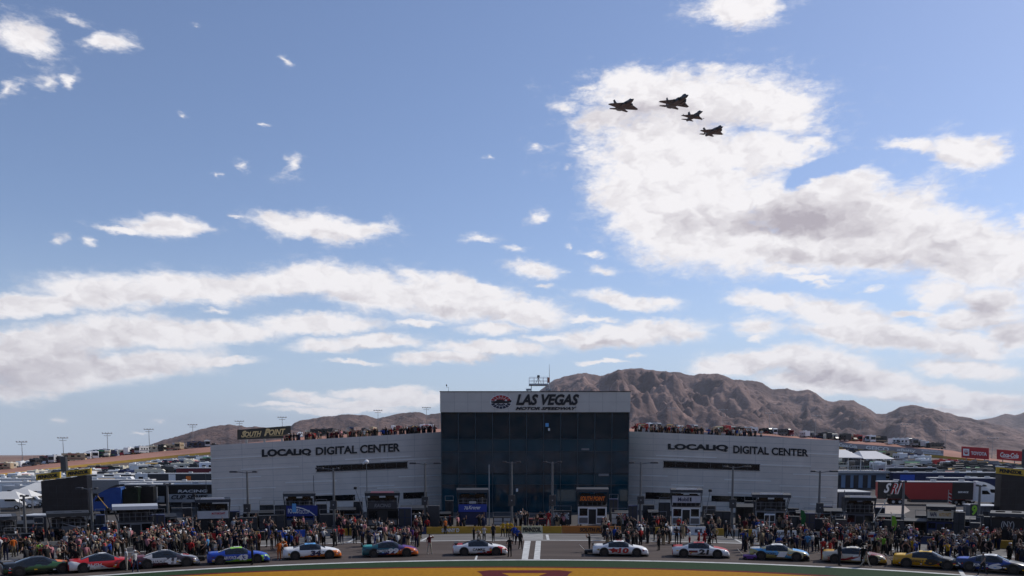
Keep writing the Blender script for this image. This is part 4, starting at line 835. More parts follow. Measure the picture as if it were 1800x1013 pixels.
shed(1719, 1763, 891, 928, mat('shed_grey', (.12, .125, .13), .7, 0, .08, .8), 'big plain grey storage unit with silver roof right of the lamp post', 4, -.1)
shed(1655, 1700, 900, 918, mat('shed_yellow', (.5, .3, .05), .6), 'low yellow panelled unit behind the silver car', 2, -.1)
shed(1474, 1528, 866, 905, mat('shed_slate', (.09, .1, .13), .5, .2, .1, .6), 'slate blue transporter body behind the slate pit box', 8, -.12, paint('silver'))

# ------------------------------------------------------------------ race cars
SEC = [(-2.42, .80, .22, .62, .80, .62), (-2.36, .93, .20, .72, .90, .78), (-2.0, .97, .2, .76, .94, .80), (-1.55, .985, .2, .78, .95, .80), (-1.05, .99, .2, .80, 1.12, .66), (-.6, .985, .2, .80, 1.24, .58),
       (-.1, .98, .2, .80, 1.28, .56), (.3, .98, .2, .80, 1.26, .57), (.72, .98, .2, .80, 1.06, .64), (1.12, .985, .2, .79, .89, .76), (1.5, .99, .2, .74, .84, .76), (1.95, .98, .19, .66, .75, .72), (2.28, .9, .17, .52, .62, .6), (2.44, .7, .15, .34, .42, .46)]
def car_ring(s):
    x, w, zb, zl, zt, wt = s
    return [(x, -w * .93, zb), (x, -w, zb + (zl - zb) * .45), (x, -w * .965, zl), (x, -wt, zt), (x, -wt * .55, zt + .03), (x, wt * .55, zt + .03), (x, wt, zt), (x, w * .965, zl), (x, w, zb + (zl - zb) * .45), (x, w * .93, zb)]
def body_fun(a, i):                                    # 0 side 1 hood 2 roof 3 tail 4 bumper 5 glass 6 underside
    if a == 0 and i == -1 or a <= 0 and i in (0, 1, 8): return 3
    if i == -1: return 4
    if i == 9: return 6
    if i in (3, 4, 5):
        if a in (3, 4): return 5
        if a in (7, 8): return 5
        if a in (5, 6): return 2
        return 1 if a >= 9 else 3
    if i in (2, 6): return 5 if 4 <= a <= 7 else 0
    if a >= 11: return 4
    return 0
mb = MB(); mb.loft([car_ring(s) for s in SEC], cap=True, mfun=body_fun)
BODY = mb.mesh('body')
for _ in range(7): BODY.materials.append(None)
BODY.shade_smooth()
def livery(name, c1, c2, c3, th1=.46, th2=.62, ang=.5):
    """paint scheme in bands that run up and back along the car, the edges broken as in a graphic wrap"""
    m = bpy.data.materials.new('livery_' + name); m.use_nodes = True; nt = m.node_tree; N = nt.nodes; L = nt.links; b = N['Principled BSDF']; b.inputs['Roughness'].default_value = .25; b.inputs['Coat Weight'].default_value = .4
    tc = N.new('ShaderNodeTexCoord'); sp = N.new('ShaderNodeSeparateXYZ'); L.new(tc.outputs['Object'], sp.inputs[0])
    def mt(op, a, c):
        n = N.new('ShaderNodeMath'); n.operation = op
        for i, v in enumerate((a, c)):
            if isinstance(v, (int, float)): n.inputs[i].default_value = v
            else: L.new(v, n.inputs[i])
        return n.outputs[0]
    nz = N.new('ShaderNodeTexNoise'); nz.inputs['Scale'].default_value = 1.3; nz.inputs['Detail'].default_value = 2; L.new(tc.outputs['Object'], nz.inputs[0])
    v = mt('ADD', mt('ADD', mt('MULTIPLY', sp.outputs[0], -ang * .12), mt('MULTIPLY', sp.outputs[2], .55)), mt('ADD', mt('MULTIPLY', nz.outputs['Fac'], .35), .02))
    r = N.new('ShaderNodeValToRGB'); r.color_ramp.interpolation = 'CONSTANT'; L.new(v, r.inputs[0]); e = r.color_ramp.elements
    e[0].color = (*c1, 1); e[1].position = th1; e[1].color = (*c2, 1); x = e.new(th2); x.color = (*c3, 1)
    L.new(r.outputs[0], b.inputs['Base Color']); return m
carglass = mat('car_glass', (.01, .012, .015), .05, 0, 0, spec=.7); rimm = mat('wheel_rim', (.05, .05, .052), .4, .6, .2, 8)
def race_car(x0, x1, y_bot, label, side, hood, roof, tail, bump, num=None, numc=None, sponsor=None, sc=None, roofnum=None, street=False, extra=None, spx=(-.9, .35)):
    xm = (x0 + x1) / 2; b = G(xm, y_bot - 3.0, .03); y_mid = y_bot - kx(975) * (xm - 940) ** 2; rz = heading(xm, y_mid)
    root = empty('race_car' if not street else 'pace_car', b, rz, label, 'race car' if not street else 'pace car', 'race cars lined up on pit road' if not street else None)
    o = bpy.data.objects.new('body', BODY); COL.objects.link(o); o.parent = root
    for i, m in enumerate([side, hood, roof, tail, bump, carglass, plastic('black')]): o.material_slots[i].link = 'OBJECT'; o.material_slots[i].material = m
    for sx in (-1.42, 1.42):
        for sy in (-1, 1):
            mb = MB(); mb.cyl((sx, sy * .72, .345), (sx, sy * 1.0, .345), .345, .345, 20); w = mb.build('wheel', RUBBER, root)
            mb = MB(); mb.cyl((sx, sy * .98, .345), (sx, sy * 1.012, .345), .235, .22, 14)
            for k in range(5): a = 2 * math.pi * k / 5; mb.box(sx + .13 * math.cos(a) - .03, min(sy * 1.012, sy * 1.03), .345 + .13 * math.sin(a) - .03, sx + .13 * math.cos(a) + .03, max(sy * 1.012, sy * 1.03), .345 + .13 * math.sin(a) + .03)
            mb.build('rim', rimm, w)
            mb = MB(); mb.cyl((sx, sy * .9, .37), (sx, sy * .992, .37), .42, .42, 20); mb.build('wheel_arch', plastic('black'), root)
    # side windows on the greenhouse, pillars showing body colour
    for sy in (-1, 1):
        for xa, xb, xc, xd in ((-1.0, -.32, -.36, -.62), (-.2, .68, .28, -.18)):
            mb = MB()
            def gp(x, t):
                import bisect
                xs = [s[0] for s in SEC]; i = min(max(bisect.bisect(xs, x) - 1, 0), len(xs) - 2); f = (x - xs[i]) / (xs[i + 1] - xs[i]); s = [p * (1 - f) + q * f for p, q in zip(SEC[i], SEC[i + 1])]
                return (x, sy * ((s[1] * .965) * (1 - t) + s[5] * t + .012), s[3] * (1 - t) + s[4] * t)
            v = [gp(xa, .12), gp(xb, .12), gp(xc, .88), gp(xd, .88)]; v += [(p[0], p[1] - sy * .03, p[2]) for p in v]
            mb.add(v, [(0, 1, 2, 3), (7, 6, 5, 4), (0, 4, 5, 1), (1, 5, 6, 2), (2, 6, 7, 3), (3, 7, 4, 0)]); mb.build('side_window', carglass, root)
    for sy in (-1, 1):
        mb = MB(); mb.box(-.30, min(sy * .62, sy * .60), 1.2, .2, max(sy * .62, sy * .60), 1.23); mb.build('roof_rail', plastic('black'), root)
    if not street:
        mb = MB(); mb.box(-2.46, -.78, .97, -2.36, .78, 1.11); mb.box(-2.44, -.8, .9, -2.34, -.76, 1.05); mb.box(-2.44, .76, .9, -2.34, .8, 1.05); mb.build('spoiler', plastic('black'), root)
        mb = MB(); mb.box(2.1, -.92, .09, 2.5, .92, .13); mb.build('splitter', plastic('black'), root)
        mb = MB(); mb.prism([(2.30, .30), (2.46, .26), (2.47, .17), (2.3, .16)], 'y', -.5, .5); mb.build('grille', plastic('black'), root)
    else:
        mb = MB(); mb.box(-2.3, -.8, 1.05, -1.95, .8, 1.09); mb.box(-2.2, -.7, .92, -2.05, -.64, 1.06); mb.box(-2.2, .64, .92, -2.05, .7, 1.06); mb.build('rear_wing', plastic('black'), root)
        mb = MB(); mb.bbox(-.25, -.45, 1.31, .0, .45, 1.4, .03); mb.build('light_bar', plastic('black'), root)
        mb = MB(); mb.prism([(2.38, .33), (2.48, .28), (2.49, .17), (2.36, .16)], 'y', -.6, .6); mb.build('grille', plastic('black'), root)
    for sy in (-1, 1):
        mb = MB(); mb.prism([(2.12, .56), (2.32, .44), (2.34, .52), (2.16, .63)], 'y', *sorted((sy * .62, sy * .90))); mb.build('headlight', plastic('charcoal') if street else paint('white'), root)
    if num:
        for sy in (-1, 1): mb = MB(); cx = .12; lettering(mb, num, cx - .45 * sy * -1 - .45 if False else -.18, .30, .72, .76, sy * 1.0, 0, .05, .1 if sy < 0 else -.1, .012, sy); mb.build('number', numc, root)
        mb = MB(); vs, fs = text_geo(num, .05, 0); mb.add([(-.1 - v[1] * .5, v[0] * .55, 1.325) for v in vs], fs); mb.build('roof_number', numc, root)
    if sponsor:
        for sy in (-1,): mb = MB(); lettering(mb, sponsor, spx[0] - .25, .42, spx[1] - .55, .66, sy * 1.0, 0, .02, .1, .012, sy); mb.build('sponsor_lettering', sc or wl, root)
    dr = random.Random(int(x0)); cols = ['white', 'red', 'yellow', 'black', 'navy', 'sky']
    for sy in (-1, 1):
        mb = MB()
        for k in range(9):
            xx = dr.choice([dr.uniform(.75, .98), dr.uniform(-1.98, -1.9), dr.uniform(1.9, 2.1), dr.uniform(-.95, .7)]); zz = dr.uniform(.28, .42) if -.97 < xx < .72 else dr.uniform(.3, .66); wd = dr.uniform(.08, .22)
            mb.box(xx - wd / 2, min(sy * .985, sy * 1.006), zz, xx + wd / 2, max(sy * .985, sy * 1.006), zz + dr.uniform(.05, .09), k % 6)
        mb.build('decal_print', [paint(c) for c in cols], root)
    mb = MB(); mb.prism([(-.22, .82), (.5, .82), (.34, 1.02), (-.16, 1.08)], 'y', -.80, -.785); mb.build('window_net', plastic('charcoal'), root) if not street else None
    if extra: extra(root)
    return root
W, K = C['white'], C['black']
CARS = []
CARS.append(race_car(30, 109, 1011, 'black and dark green race car with orange nose, at bottom left', livery('a', (.02, .03, .02), (.03, .09, .03), (.015, .016, .015)), paint('orange'), paint('black'), paint('charcoal'), paint('black'), None, None, None))
CARS.append(race_car(141, 223, 1005, 'red and white race car with black roof and white oval', livery('b', W, (.55, .02, .02), (.55, .02, .02), .42, .6, -1), paint('red'), paint('black'), paint('red'), paint('white'), None, None, 'RUSH', wl,
   extra=lambda r: (lambda m: m.build('roof_oval', wl, r))(MB().add([(-.05 + .3 * math.cos(t / 16 * 6.2832), .35 * math.sin(t / 16 * 6.2832), 1.33) for t in range(16)], [tuple(range(16))]))))
CARS.append(race_car(250, 335, 998.5, 'silver and dark maroon race car number 41', livery('c', (.06, .02, .03), (.4, .4, .42), (.03, .02, .025), .4, .6, -1.6), mat('car_silver', (.5, .5, .52), .25, .5, .05, 2), paint('black'), paint('maroon'), mat('car_silver', (.5, .5, .52)), '41', wl, 'TRUCK', wl,
   extra=lambda r: (lambda m: m.build('hood_decal', paint('red'), r))(MB().add([(1.25, -.3, .925), (1.7, -.25, .855), (1.7, .3, .855), (1.25, .3, .925)], [(0, 1, 2, 3)]))))
CARS.append(race_car(375, 463, 992, 'blue race car number 43 with lime green nose and sills', livery('d', (.25, .55, .04), (.02, .05, .32), (.015, .05, .34), .40, .6, .6), paint('blue'), paint('lime'), paint('blue'), paint('blue'), '43', wl, 'AIR FORCE', wl))
CARS.append(race_car(502, 595, 984, 'white race car number 34 with orange sills and light blue roof', livery('e', (.7, .2, .03), W, W, .40, .6, .8), paint('white'), paint('sky'), paint('white'), paint('orange'), '34', paint('navy'), None))
CARS.append(race_car(638, 733, 980, 'teal, navy and purple race car number 99 with orange nose', livery('f', (.6, .12, .03), (.05, .03, .13), (.02, .1, .12), .36, .56, 2), paint('purple'), mat('car_indigo', (.04, .03, .1), .3), paint('teal'), paint('orange'), '99', wl, 'COMMSCOPE', wl))
CARS.append(race_car(794, 893, 977.5, 'white pace car with red lower rear and black roof', livery('g', (.5, .02, .02), W, W, .335, .6, 1.5), paint('white'), paint('black'), paint('red'), paint('white'), None, None, 'CAMRY', letm, street=True, spx=(-.4, 1.0)))
CARS.append(race_car(1042, 1138, 979, 'white race car number 10 with large red bird on the side', livery('h', (.6, .6, .62), W, W, .3, .6, 1), paint('white'), paint('white'), paint('white'), paint('white'), '10', paint('red'), None,
   extra=lambda r: (lambda m: m.build('side_decal', paint('red'), r))(MB().prism([(-1.1, .64), (-.75, .66), (-.6, .76), (-.45, .66), (-.05, .62), (-.3, .5), (-.2, .36), (-.5, .42), (-.7, .3), (-.75, .46)], 'y', -1.012, -.99))))
CARS.append(race_car(1183, 1279, 981.5, 'white race car number 21 with red roof and hood', livery('i', W, W, (.55, .02, .02), .3, .82, 0), paint('red'), paint('red'), paint('red'), paint('white'), '21', letm, None,
   extra=lambda r: (lambda m: m.build('sponsor_decal', paint('maroon'), r))(MB().box(-1.0, -1.012, .46, -.25, -.99, .64))))
CARS.append(race_car(1323, 1414, 986, 'light blue and yellow race car number 1', livery('j', (.35, .3, .1), (.1, .35, .62), (.5, .45, .25), .42, .58, -1), paint('sky'), paint('white'), paint('silver'), paint('black'), '1', wl, 'JOCKEY', paint('black')))
CARS.append(race_car(1456, 1546, 992, 'gold, white and maroon race car number 2 with pale roof', livery('k', (.5, .42, .2), (.35, .03, .04), (.55, .5, .4), .4, .52, 1), paint('maroon'), paint('cream'), paint('gold'), paint('gold'), '2', wl, None))
CARS.append(race_car(1585, 1674, 1000, 'yellow and black race car near the white stall line', livery('l', (.6, .3, .01), (.65, .33, .01), (.02, .02, .02), .3, .62, -2), paint('black'), paint('yellow'), paint('yellow'), paint('black'), '8', paint('black'), 'DEWALT', letm))
CARS.append(race_car(1703, 1784, 1007.5, 'dark blue and black race car number 6 at bottom right', livery('m', (.02, .02, .03), (.02, .05, .25), (.02, .03, .1), .38, .6, 2), paint('charcoal'), paint('white'), paint('blue'), paint('black'), '6', wl, 'KING\'S', wl))

# tool boxes and spare parts by the cars
def generator(x, y, m, label, name='jack_cart', cat='cart'):
    b = place(x, y); root = empty(name, b, heading(x, 975), label, cat)
    mb = MB(); mb.bbox(-.55, -.35, .12, .55, .35, .42, .06); mb.build('body', m, root)
    for sx in (-.4, .4): mb = MB(); mb.cyl((sx, -.38, .14), (sx, .38, .14), .14, n=10); mb.build('wheel', RUBBER, root)
    mb = MB(); mb.cyl((-.55, 0, .35), (-1.0, 0, .85), .025, n=5); mb.cyl((-1.0, -.2, .85), (-1.0, .2, .85), .03, n=5); mb.build('handle', STEEL, root)
generator(348, 986, plastic('black'), 'low black wheeled cart between race cars 41 and 43'); generator(1580, 994, plastic('charcoal'), 'low black wheeled cart behind the yellow and black race car')
generator(1318, 984, plastic('purple'), 'small wheeled cart at the tail of race car 1'); generator(1038, 974, plastic('charcoal'), 'dark wheeled cart at the tail of race car 10')
def ramp_panel(x, y, label):
    b = place(x, y); root = empty('splitter_ramp', b, heading(x, 950), label, 'ramp')
    mb = MB(); mb.prism([(-1.9, 0), (1.5, 0), (1.7, .95), (.3, .95)], 'y', -.1, .1); mb.build('panel', mat('ramp_grey', (.42, .42, .38), .6), root)
    mb = MB(); mb.box(.3, -.13, .45, 1.2, -.1, .85); mb.build('panel_label', plastic('charcoal'), root)
ramp_panel(1405, 958, 'slanted pale grey panel leaning at the pit wall behind race car 1')
def tyre_stack(x, y, n, label):
    b = place(x, y); root = empty('tyre_stack', b, random.random(), label, 'tyres')
    for k in range(n): mb = MB(); mb.cyl((0, 0, .04 + .3 * k), (0, 0, .31 + .3 * k), .34, .34, 16); t = mb.build('tyre', RUBBER, root); mb = MB(); mb.cyl((0, 0, .05 + .3 * k), (0, 0, .315 + .3 * k), .2, .2, 10); mb.build('rim', paint('gold' if n % 2 else 'silver'), t)
for i, (x, y, n) in enumerate([(586, 946, 2), (712, 944, 3), (1105, 944, 2), (1310, 946, 3), (1165, 941, 2), (462, 950, 3), (905, 941, 2)]): tyre_stack(x, y, n, f'{n} stacked tyres ' + ['behind the white and orange race car', 'behind the teal race car nose', 'behind the race car with the red bird', 'beside the yellow wall left of the light blue race car', 'left of the white pit box wall', 'in front of the left wing, behind the blue and lime race car', 'behind the nose of the pace car'][i])

# ------------------------------------------------------------------ jets
jetm = mat('jet_grey', (.05, .052, .055), .55, .1, .12, .5); jetd = mat('jet_dark', (.02, .02, .022), .4, .1, .1, 1)
def jet(px, py, s_px, label, L, span, rootx, wing, stab, fins, fus, hdg=(.24, -.97), store=None, off=-1.5, pitch=-8, roll=-4):
    """wing/stab: outline (x forward, y out) of one side; fins: (x,z outline, y at foot, outward lean); fus: stations (x, z, half width, half height)"""
    d = FPX / s_px; c = P(px, py, d)
    f = Vector((hdg[0], hdg[1], math.tan(R(pitch)))).normalized(); lft = Vector((0, 0, 1)).cross(f).normalized(); up = f.cross(lft)
    lft2 = lft * math.cos(R(roll)) + up * math.sin(R(roll)); up = f.cross(lft2)
    Mx = Matrix((f, lft2, up)).transposed().to_4x4(); root = empty('fighter_jet', c - f * off, 0, label, 'jet', None); root.rotation_mode = 'QUATERNION'; root.rotation_quaternion = Mx.to_quaternion()
    rings = []
    for x, z, w, h in fus: rings.append([(x, w * math.copysign(abs(math.cos(2 * math.pi * k / 14)) ** .8, math.cos(2 * math.pi * k / 14)), z + h * math.copysign(abs(math.sin(2 * math.pi * k / 14)) ** .8, math.sin(2 * math.pi * k / 14))) for k in range(14)])
    mb = MB(); mb.loft(rings); mb.build('fuselage', jetm, root, smooth=True)
    def plane(nm, out, z, th, dih=0.0):
        for sy in (1, -1):
            mb = MB(); ys = [p[1] for p in out]; y0, y1 = min(ys), max(ys); n = len(out); k = lambda y: 1 - .8 * (y - y0) / max(.1, y1 - y0)
            v = [(x, sy * y, z + th * k(y) + dih * (y - y0)) for x, y in out] + [(x, sy * y, z - th * k(y) + dih * (y - y0)) for x, y in out]
            mb.add(v, [tuple(range(n)), tuple(range(2 * n - 1, n - 1, -1))] + [(i, (i + 1) % n, n + (i + 1) % n, n + i) for i in range(n)]); mb.build(nm, jetm, root)
    plane('wing', wing, 0, .16); plane('stabiliser', stab, -.05, .08)
    for out, y0, lean in fins:
        for sy in ((1, -1) if y0 else (1,)):
            mb = MB(); v = [(x, sy * (y0 + lean * z) + .07, z) for x, z in out] + [(x, sy * (y0 + lean * z) - .07, z) for x, z in out]; n = len(out)
            mb.add(v, [tuple(range(n)), tuple(range(2 * n - 1, n - 1, -1))] + [(i, (i + 1) % n, n + (i + 1) % n, n + i) for i in range(n)]); mb.build('tail_fin', jetm, root)
    cx, cz, cl, cw = rootx
    mb = MB(); mb.ell((cx, 0, cz), cl, cw, cw * 1.05, 12, 8); mb.build('canopy', mat('canopy_glass', (.01, .01, .012), .1, 0, 0), root, smooth=True)
    for (x, y, z, w, h, l) in (store or []):
        for sy in ((1, -1) if y else (1,)): mb = MB(); mb.bbox(x - l / 2, sy * y - w / 2, z - h / 2, x + l / 2, sy * y + w / 2, z + h / 2, min(w, h) * .2); mb.build('air_intake' if l > 3.5 else 'missile_rail', jetd if l > 3.5 else jetm, root)
    return root
jet(1097.3, 186.5, 3.9, 'leftmost fighter jet, broad diamond wings and two slanted fins, against the cloud', 18.9, 13.6, (4.4, .75, 1.9, .5),
 [(3.0, .9), (-1.6, 6.3), (-2.6, 6.8), (-3.6, 6.6), (-5.6, 1.2)], [(-5.0, 1.3), (-7.6, 4.3), (-8.9, 4.1), (-8.0, 1.3)], [([(-3.6, .3), (-6.0, 3.2), (-7.6, 3.2), (-7.3, .3)], 1.6, .5)],
 [(9.4, 0, .05, .05), (7.5, .05, .6, .45), (5.0, .1, .95, .75), (3, .05, 1.5, .8), (0, 0, 1.9, .75), (-5, 0, 1.8, .6), (-8.2, 0, 1.2, .35)], store=[(1.5, 1.5, -.35, 1.0, .8, 4.5)])
jet(1189, 180.5, 4.1, 'second fighter jet from the left, longest nose, twin upright tail fins and boxy intakes', 19.4, 13.05, (5.0, .9, 1.9, .55),
 [(2.2, 1.4), (-2.4, 5.6), (-3.1, 6.5), (-4.9, 6.5), (-4.9, 1.4)], [(-6.0, 1.5), (-7.2, 3.2), (-8.2, 4.3), (-9.4, 4.3), (-9.0, 1.5)], [([(-5.0, .3), (-8.0, 3.4), (-8.9, 3.4), (-8.6, .3)], 1.5, .03)],
 [(9.7, -.1, .06, .06), (8, 0, .5, .5), (5.5, .15, .75, .85), (3.5, .1, 1.0, .9), (1, 0, 1.9, .75), (-4, 0, 1.9, .65), (-8.6, 0, 1.3, .5)], store=[(1.7, 1.45, -.25, 1.0, 1.3, 4.6), (-1.5, 3.4, -.5, .35, .35, 3.2)])
jet(1218.3, 205.5, 3.95, 'smallest fighter jet, single tail fin and wingtip missiles, third from the left', 15, 9.4, (3.6, .7, 1.6, .42),
 [(1.6, .8), (-1.9, 4.6), (-3.0, 4.6), (-3.5, .8)], [(-5.3, .8), (-6.6, 2.8), (-7.4, 2.8), (-7.2, .8)], [([(-3.2, .4), (-5.9, 3.2), (-7.3, 3.2), (-6.9, .4)], 0, 0)],
 [(7.5, 0, .05, .05), (6, .05, .4, .38), (4, .1, .58, .62), (2, 0, .8, .75), (-2, 0, 1.0, .65), (-5, 0, .7, .55), (-7.2, 0, .5, .5)], store=[(2.0, 0, -.75, 1.0, .7, 3.8), (-2.0, 4.75, 0, .16, .16, 3.0)])
jet(1253, 232, 3.85, 'lowest fighter jet of the four, stubby body with short trapezoid wings', 15.6, 10.7, (4.3, .75, 1.5, .5),
 [(2.6, 1.0), (-1.2, 4.4), (-1.8, 5.35), (-3.3, 5.35), (-4.6, 1.0)], [(-4.9, 1.2), (-6.8, 3.4), (-8.0, 3.4), (-7.5, 1.2)], [([(-3.9, .3), (-5.9, 2.5), (-7.2, 2.5), (-6.9, .3)], 1.25, .42)],
 [(7.7, 0, .06, .06), (6.2, .05, .5, .45), (4.5, .1, .8, .8), (2, 0, 1.5, .95), (-2, 0, 1.6, .8), (-6, 0, .9, .6), (-7.8, 0, .5, .5)], store=[(2.2, 1.2, -.2, .8, .9, 4.0)])

# ------------------------------------------------------------------ race haulers, tractors, tents, parked silver car
def wheel_pair(root, x, y0, y1, r=.5):
    mb = MB(); mb.cyl((x, y0, r), (x, y0 + .5, r), r, n=14); w = mb.build('wheel', RUBBER, root); mb = MB(); mb.cyl((x, y0 - .02, r), (x, y0 + .1, r), r * .5, n=10); mb.build('rim', paint('silver'), w)
    mb = MB(); mb.cyl((x, y1 - .5, r), (x, y1, r), r, n=14); mb.build('wheel', RUBBER, root)
def trailer(x, y, L, rz, side, roof, label, H=4.0, words=(), bands=(), group='race team haulers in the infield'):
    root = empty('hauler_trailer', place(x, y), rz, label, 'trailer', group)
    mb = MB(); mb.bbox(-L / 2, 0, 1.0, L / 2, 2.6, H - .12, .06); bd = mb.build('body', side, root)
    mb = MB(); mb.bbox(-L / 2 - .03, -.04, H - .12, L / 2 + .03, 2.64, H + .06, .04); mb.build('roof', roof, root)
    for (m, s0, s1, z0, z1) in bands: mb = MB(); mb.box((s0 - .5) * L, -.03, z0, (s1 - .5) * L, 0, z1); mb.build('side_panel', m, root)
    for (t, s0, s1, z0, z1, m, sh) in words: mb = MB(); lettering(mb, t, (s0 - .5) * L, z0, (s1 - .5) * L, z1, -.035, 0, .035, sh, .03); mb.build('lettering', m, root)
    for wx in (-L * .34, -L * .27): wheel_pair(root, wx, .02, 2.58)
    mb = MB(); mb.box(-L * .15, .1, .45, L * .3, 2.5, 1.0); mb.build('storage_skirt', plastic('charcoal'), root)
    for s in (-.3, .1, .4): mb = MB(); mb.bbox(s * L - .4, .9, H + .06, s * L + .4, 1.7, H + .36, .05); mb.build('roof_unit', paint('silver'), root)
    return root
def tractor(x, y, rz, m, label, flip=1):
    root = empty('truck_tractor', place(x, y), rz, label, 'truck', 'truck tractors parked in the infield')
    # side outline, nose at +x: sloped hood, windscreen, tall curved fairing over the sleeper
    prof = [(-3.0, .9), (-3.0, 4.1), (-2.4, 4.08), (-1.6, 3.95), (-.8, 3.65), (-.1, 3.25), (.45, 2.78), (.95, 2.15), (1.6, 2.0), (2.3, 1.85), (2.8, 1.6), (3.02, 1.2), (3.05, .6), (-.6, .6)]
    mb = MB(); mb.prism(prof, 'y', 0, 2.4); mb.build('cab', m, root)
    mb = MB(); mb.prism([(.40, 2.72), (.92, 2.08), (1.0, 2.08), (.47, 2.76)], 'y', .15, 2.25); mb.build('windscreen', DARKGLASS, root)
    for yy in ((-.02, .0), (2.4, 2.42)): mb = MB(); mb.prism([(-.6, 2.0), (-.6, 2.65), (.2, 2.65), (.72, 2.0)], 'y', *yy); mb.build('side_window', DARKGLASS, root)
    for wx in (-4.6, -3.4, 1.9): wheel_pair(root, wx, .0, 2.4)
    mb = MB(); mb.box(-5.4, .5, .7, -3.0, 1.9, .95); mb.build('chassis', plastic('charcoal'), root)
    mb = MB(); mb.cyl((-3.1, .1, .9), (-3.1, .1, 3.9), .09, n=6); mb.build('exhaust', paint('silver'), root)
    mb = MB(); mb.box(3.0, .2, .45, 3.15, 2.2, .85); mb.build('bumper', paint('silver'), root)
    return root
TRK = [(184, 903, R(192), mat('truck_blue', (.015, .07, .27), .25), 'bright blue truck tractor with curved roof beside the left screen'), (213, 902, R(193), mat('truck_green_black', (.012, .02, .015), .2), 'black truck tractor with curved roof, middle of the left group'),
       (240, 900, R(193), paint('black'), 'black truck tractor nearest the long white roofed hauler'), (196, 893, R(190), paint('charcoal'), 'dark truck tractor mostly hidden by the left screen')]
for a in TRK: tractor(*a)
apn = mat('trailer_pale', (.45, .45, .45), .5, 0, .08, .4); wroof = mat('trailer_roof_white', (.6, .59, .57), .6, 0, .08, .4)
trailer(322, 897, 17.5, R(9), paint('black'), wroof, 'long black and pale hauler with CUP SERIES lettering beside the left wing', 4.2, [('CUP SERIES', .40, .72, 1.75, 2.45, letm, .3), ('RACING', .46, .72, 2.85, 3.3, wl, .1), ('SERIES', .06, .3, 1.7, 2.1, paint('grey'), 0), ('SPONSOR', .82, .97, 1.9, 2.2, letm, 0)], [(apn, 0, .34, 1.3, 2.3), (apn, .37, .76, 1.3, 2.6), (apn, .79, 1, 1.4, 2.4)])
trailer(305, 882, 19, R(10), paint('white'), wroof, 'long white topped trailer behind the CUP SERIES hauler', 3.8)
trailer(322, 862, 15, R(8), plastic('charcoal'), wroof, 'dark trailer with open side of gear in the left infield', 3.8, [], [(paint('orange'), .55, .62, 2.2, 3.2), (wl, .3, .4, 1.4, 3.6)])
redt = mat('hauler_red', (.32, .03, .03), .35, 0, .1, .3); blackt = mat('hauler_black', (.02, .02, .022), .35, 0, .1, .3)
r_ = trailer(1626, 888, 15.5, R(-11), redt, wroof, 'big red and black race hauler with SRI lettering and long pale roof', 4.15, [('S', .05, .13, 2.1, 3.9, wl, .5), ('RI', .125, .245, 1.9, 3.9, wl, .5), ('SERVICE', .84, .95, 2.2, 2.5, wl, .1)], [(blackt, .78, 1.0, 1.05, 4.1)])
mb = MB(); mb.prism([(-8.0, 1.05), (-2.6, 1.05), (-3.8, 2.4), (-4.1, 4.1), (-8.0, 4.1)], 'y', -.025, 0); mb.build('side_panel', blackt, r_); mb = MB(); lettering(mb, 'RI', -5.85, 2.0, -4.2, 3.8, -.065, 0, .0, .5, .03); mb.build('lettering', paint('red'), r_)
trailer(1690, 876, 12, R(-12), plastic('navy'), wroof, 'dark hauler behind the red race hauler', 4.0)
trailer(1632, 863, 15, R(-10), plastic('navy'), paint('silver'), 'long navy hauler with pale edge in the right infield', 4.0, [], [(paint('blue'), .1, .3, 1.3, 3.5)])
trailer(1745, 862, 12, R(-12), plastic('charcoal'), wroof, 'charcoal hauler left of the right video screen', 4.0)
trailer(1602, 850, 11, R(-9), plastic('black'), paint('silver'), 'black hauler nearest the blue garage building', 3.8)
for i, (x, y, nm) in enumerate([(1732, 889, 'white truck tractor left of the grey storage unit'), (1746, 886, 'white truck tractor with purple stripe by the right screen')]): tractor(x, y, R(-20), paint('white'), nm)
# left, rows of long pale trailers and awnings beyond the pavement
for i, (x, y, L, m, rf, nm) in enumerate([(12, 872, 13, paint('white'), wroof, 'long white trailer at the far left of the infield'), (185, 862, 12, plastic('charcoal'), wroof, 'dark trailer with white roof right of the left screen'), (30, 882, 13, paint('white'), wroof, 'short white trailer left of the white tent'),
    (205, 876, 14, plastic('grey'), wroof, 'grey trailer behind the curved truck tractors'), (255, 840, 9, paint('white'), wroof, 'boxy white trailer high in the left infield'), (350, 848, 11, plastic('maroon'), wroof, 'trailer with long cream roof left of the left wing')]):
    trailer(x, y, L, R(8), m, rf, nm, 3.7, group='trailers in the left infield')
def tent(x, y, w, dpt, h, rz, label, m=None, name='canopy_tent', open_=True):
    root = empty(name, place(x, y), rz, label, 'tent', 'tents in the infield'); m = m or mat('tent_white', (.62, .61, .58), .8, 0, .06, .5)
    mb = MB(); mb.add([(-w / 2, 0, h * .68), (w / 2, 0, h * .68), (w / 2, dpt, h * .68), (-w / 2, dpt, h * .68), (-w * .2, dpt / 2, h), (w * .2, dpt / 2, h)], [(0, 1, 5, 4), (1, 2, 5), (2, 3, 4, 5), (3, 0, 4), (3, 2, 1, 0)]); mb.build('roof', m, root)
    for sx in (-1, 1):
        for y_ in (.05, dpt - .05): mb = MB(); mb.cyl((sx * (w / 2 - .05), y_, 0), (sx * (w / 2 - .05), y_, h * .68), .05, n=5); mb.build('post', STEEL, root)
tent(66, 893, 7, 6, 4.2, R(8), 'white peaked tent just left of the big left video screen'); tent(28, 899, 5, 4, 3.4, R(5), 'low white tent at left beyond the empty pavement'); tent(232, 885, 6, 4, 3, R(10), 'pale low tent behind the curved tractors'); tent(5, 905, 5, 4, 3.4, R(5), 'white tent cut by the left edge')
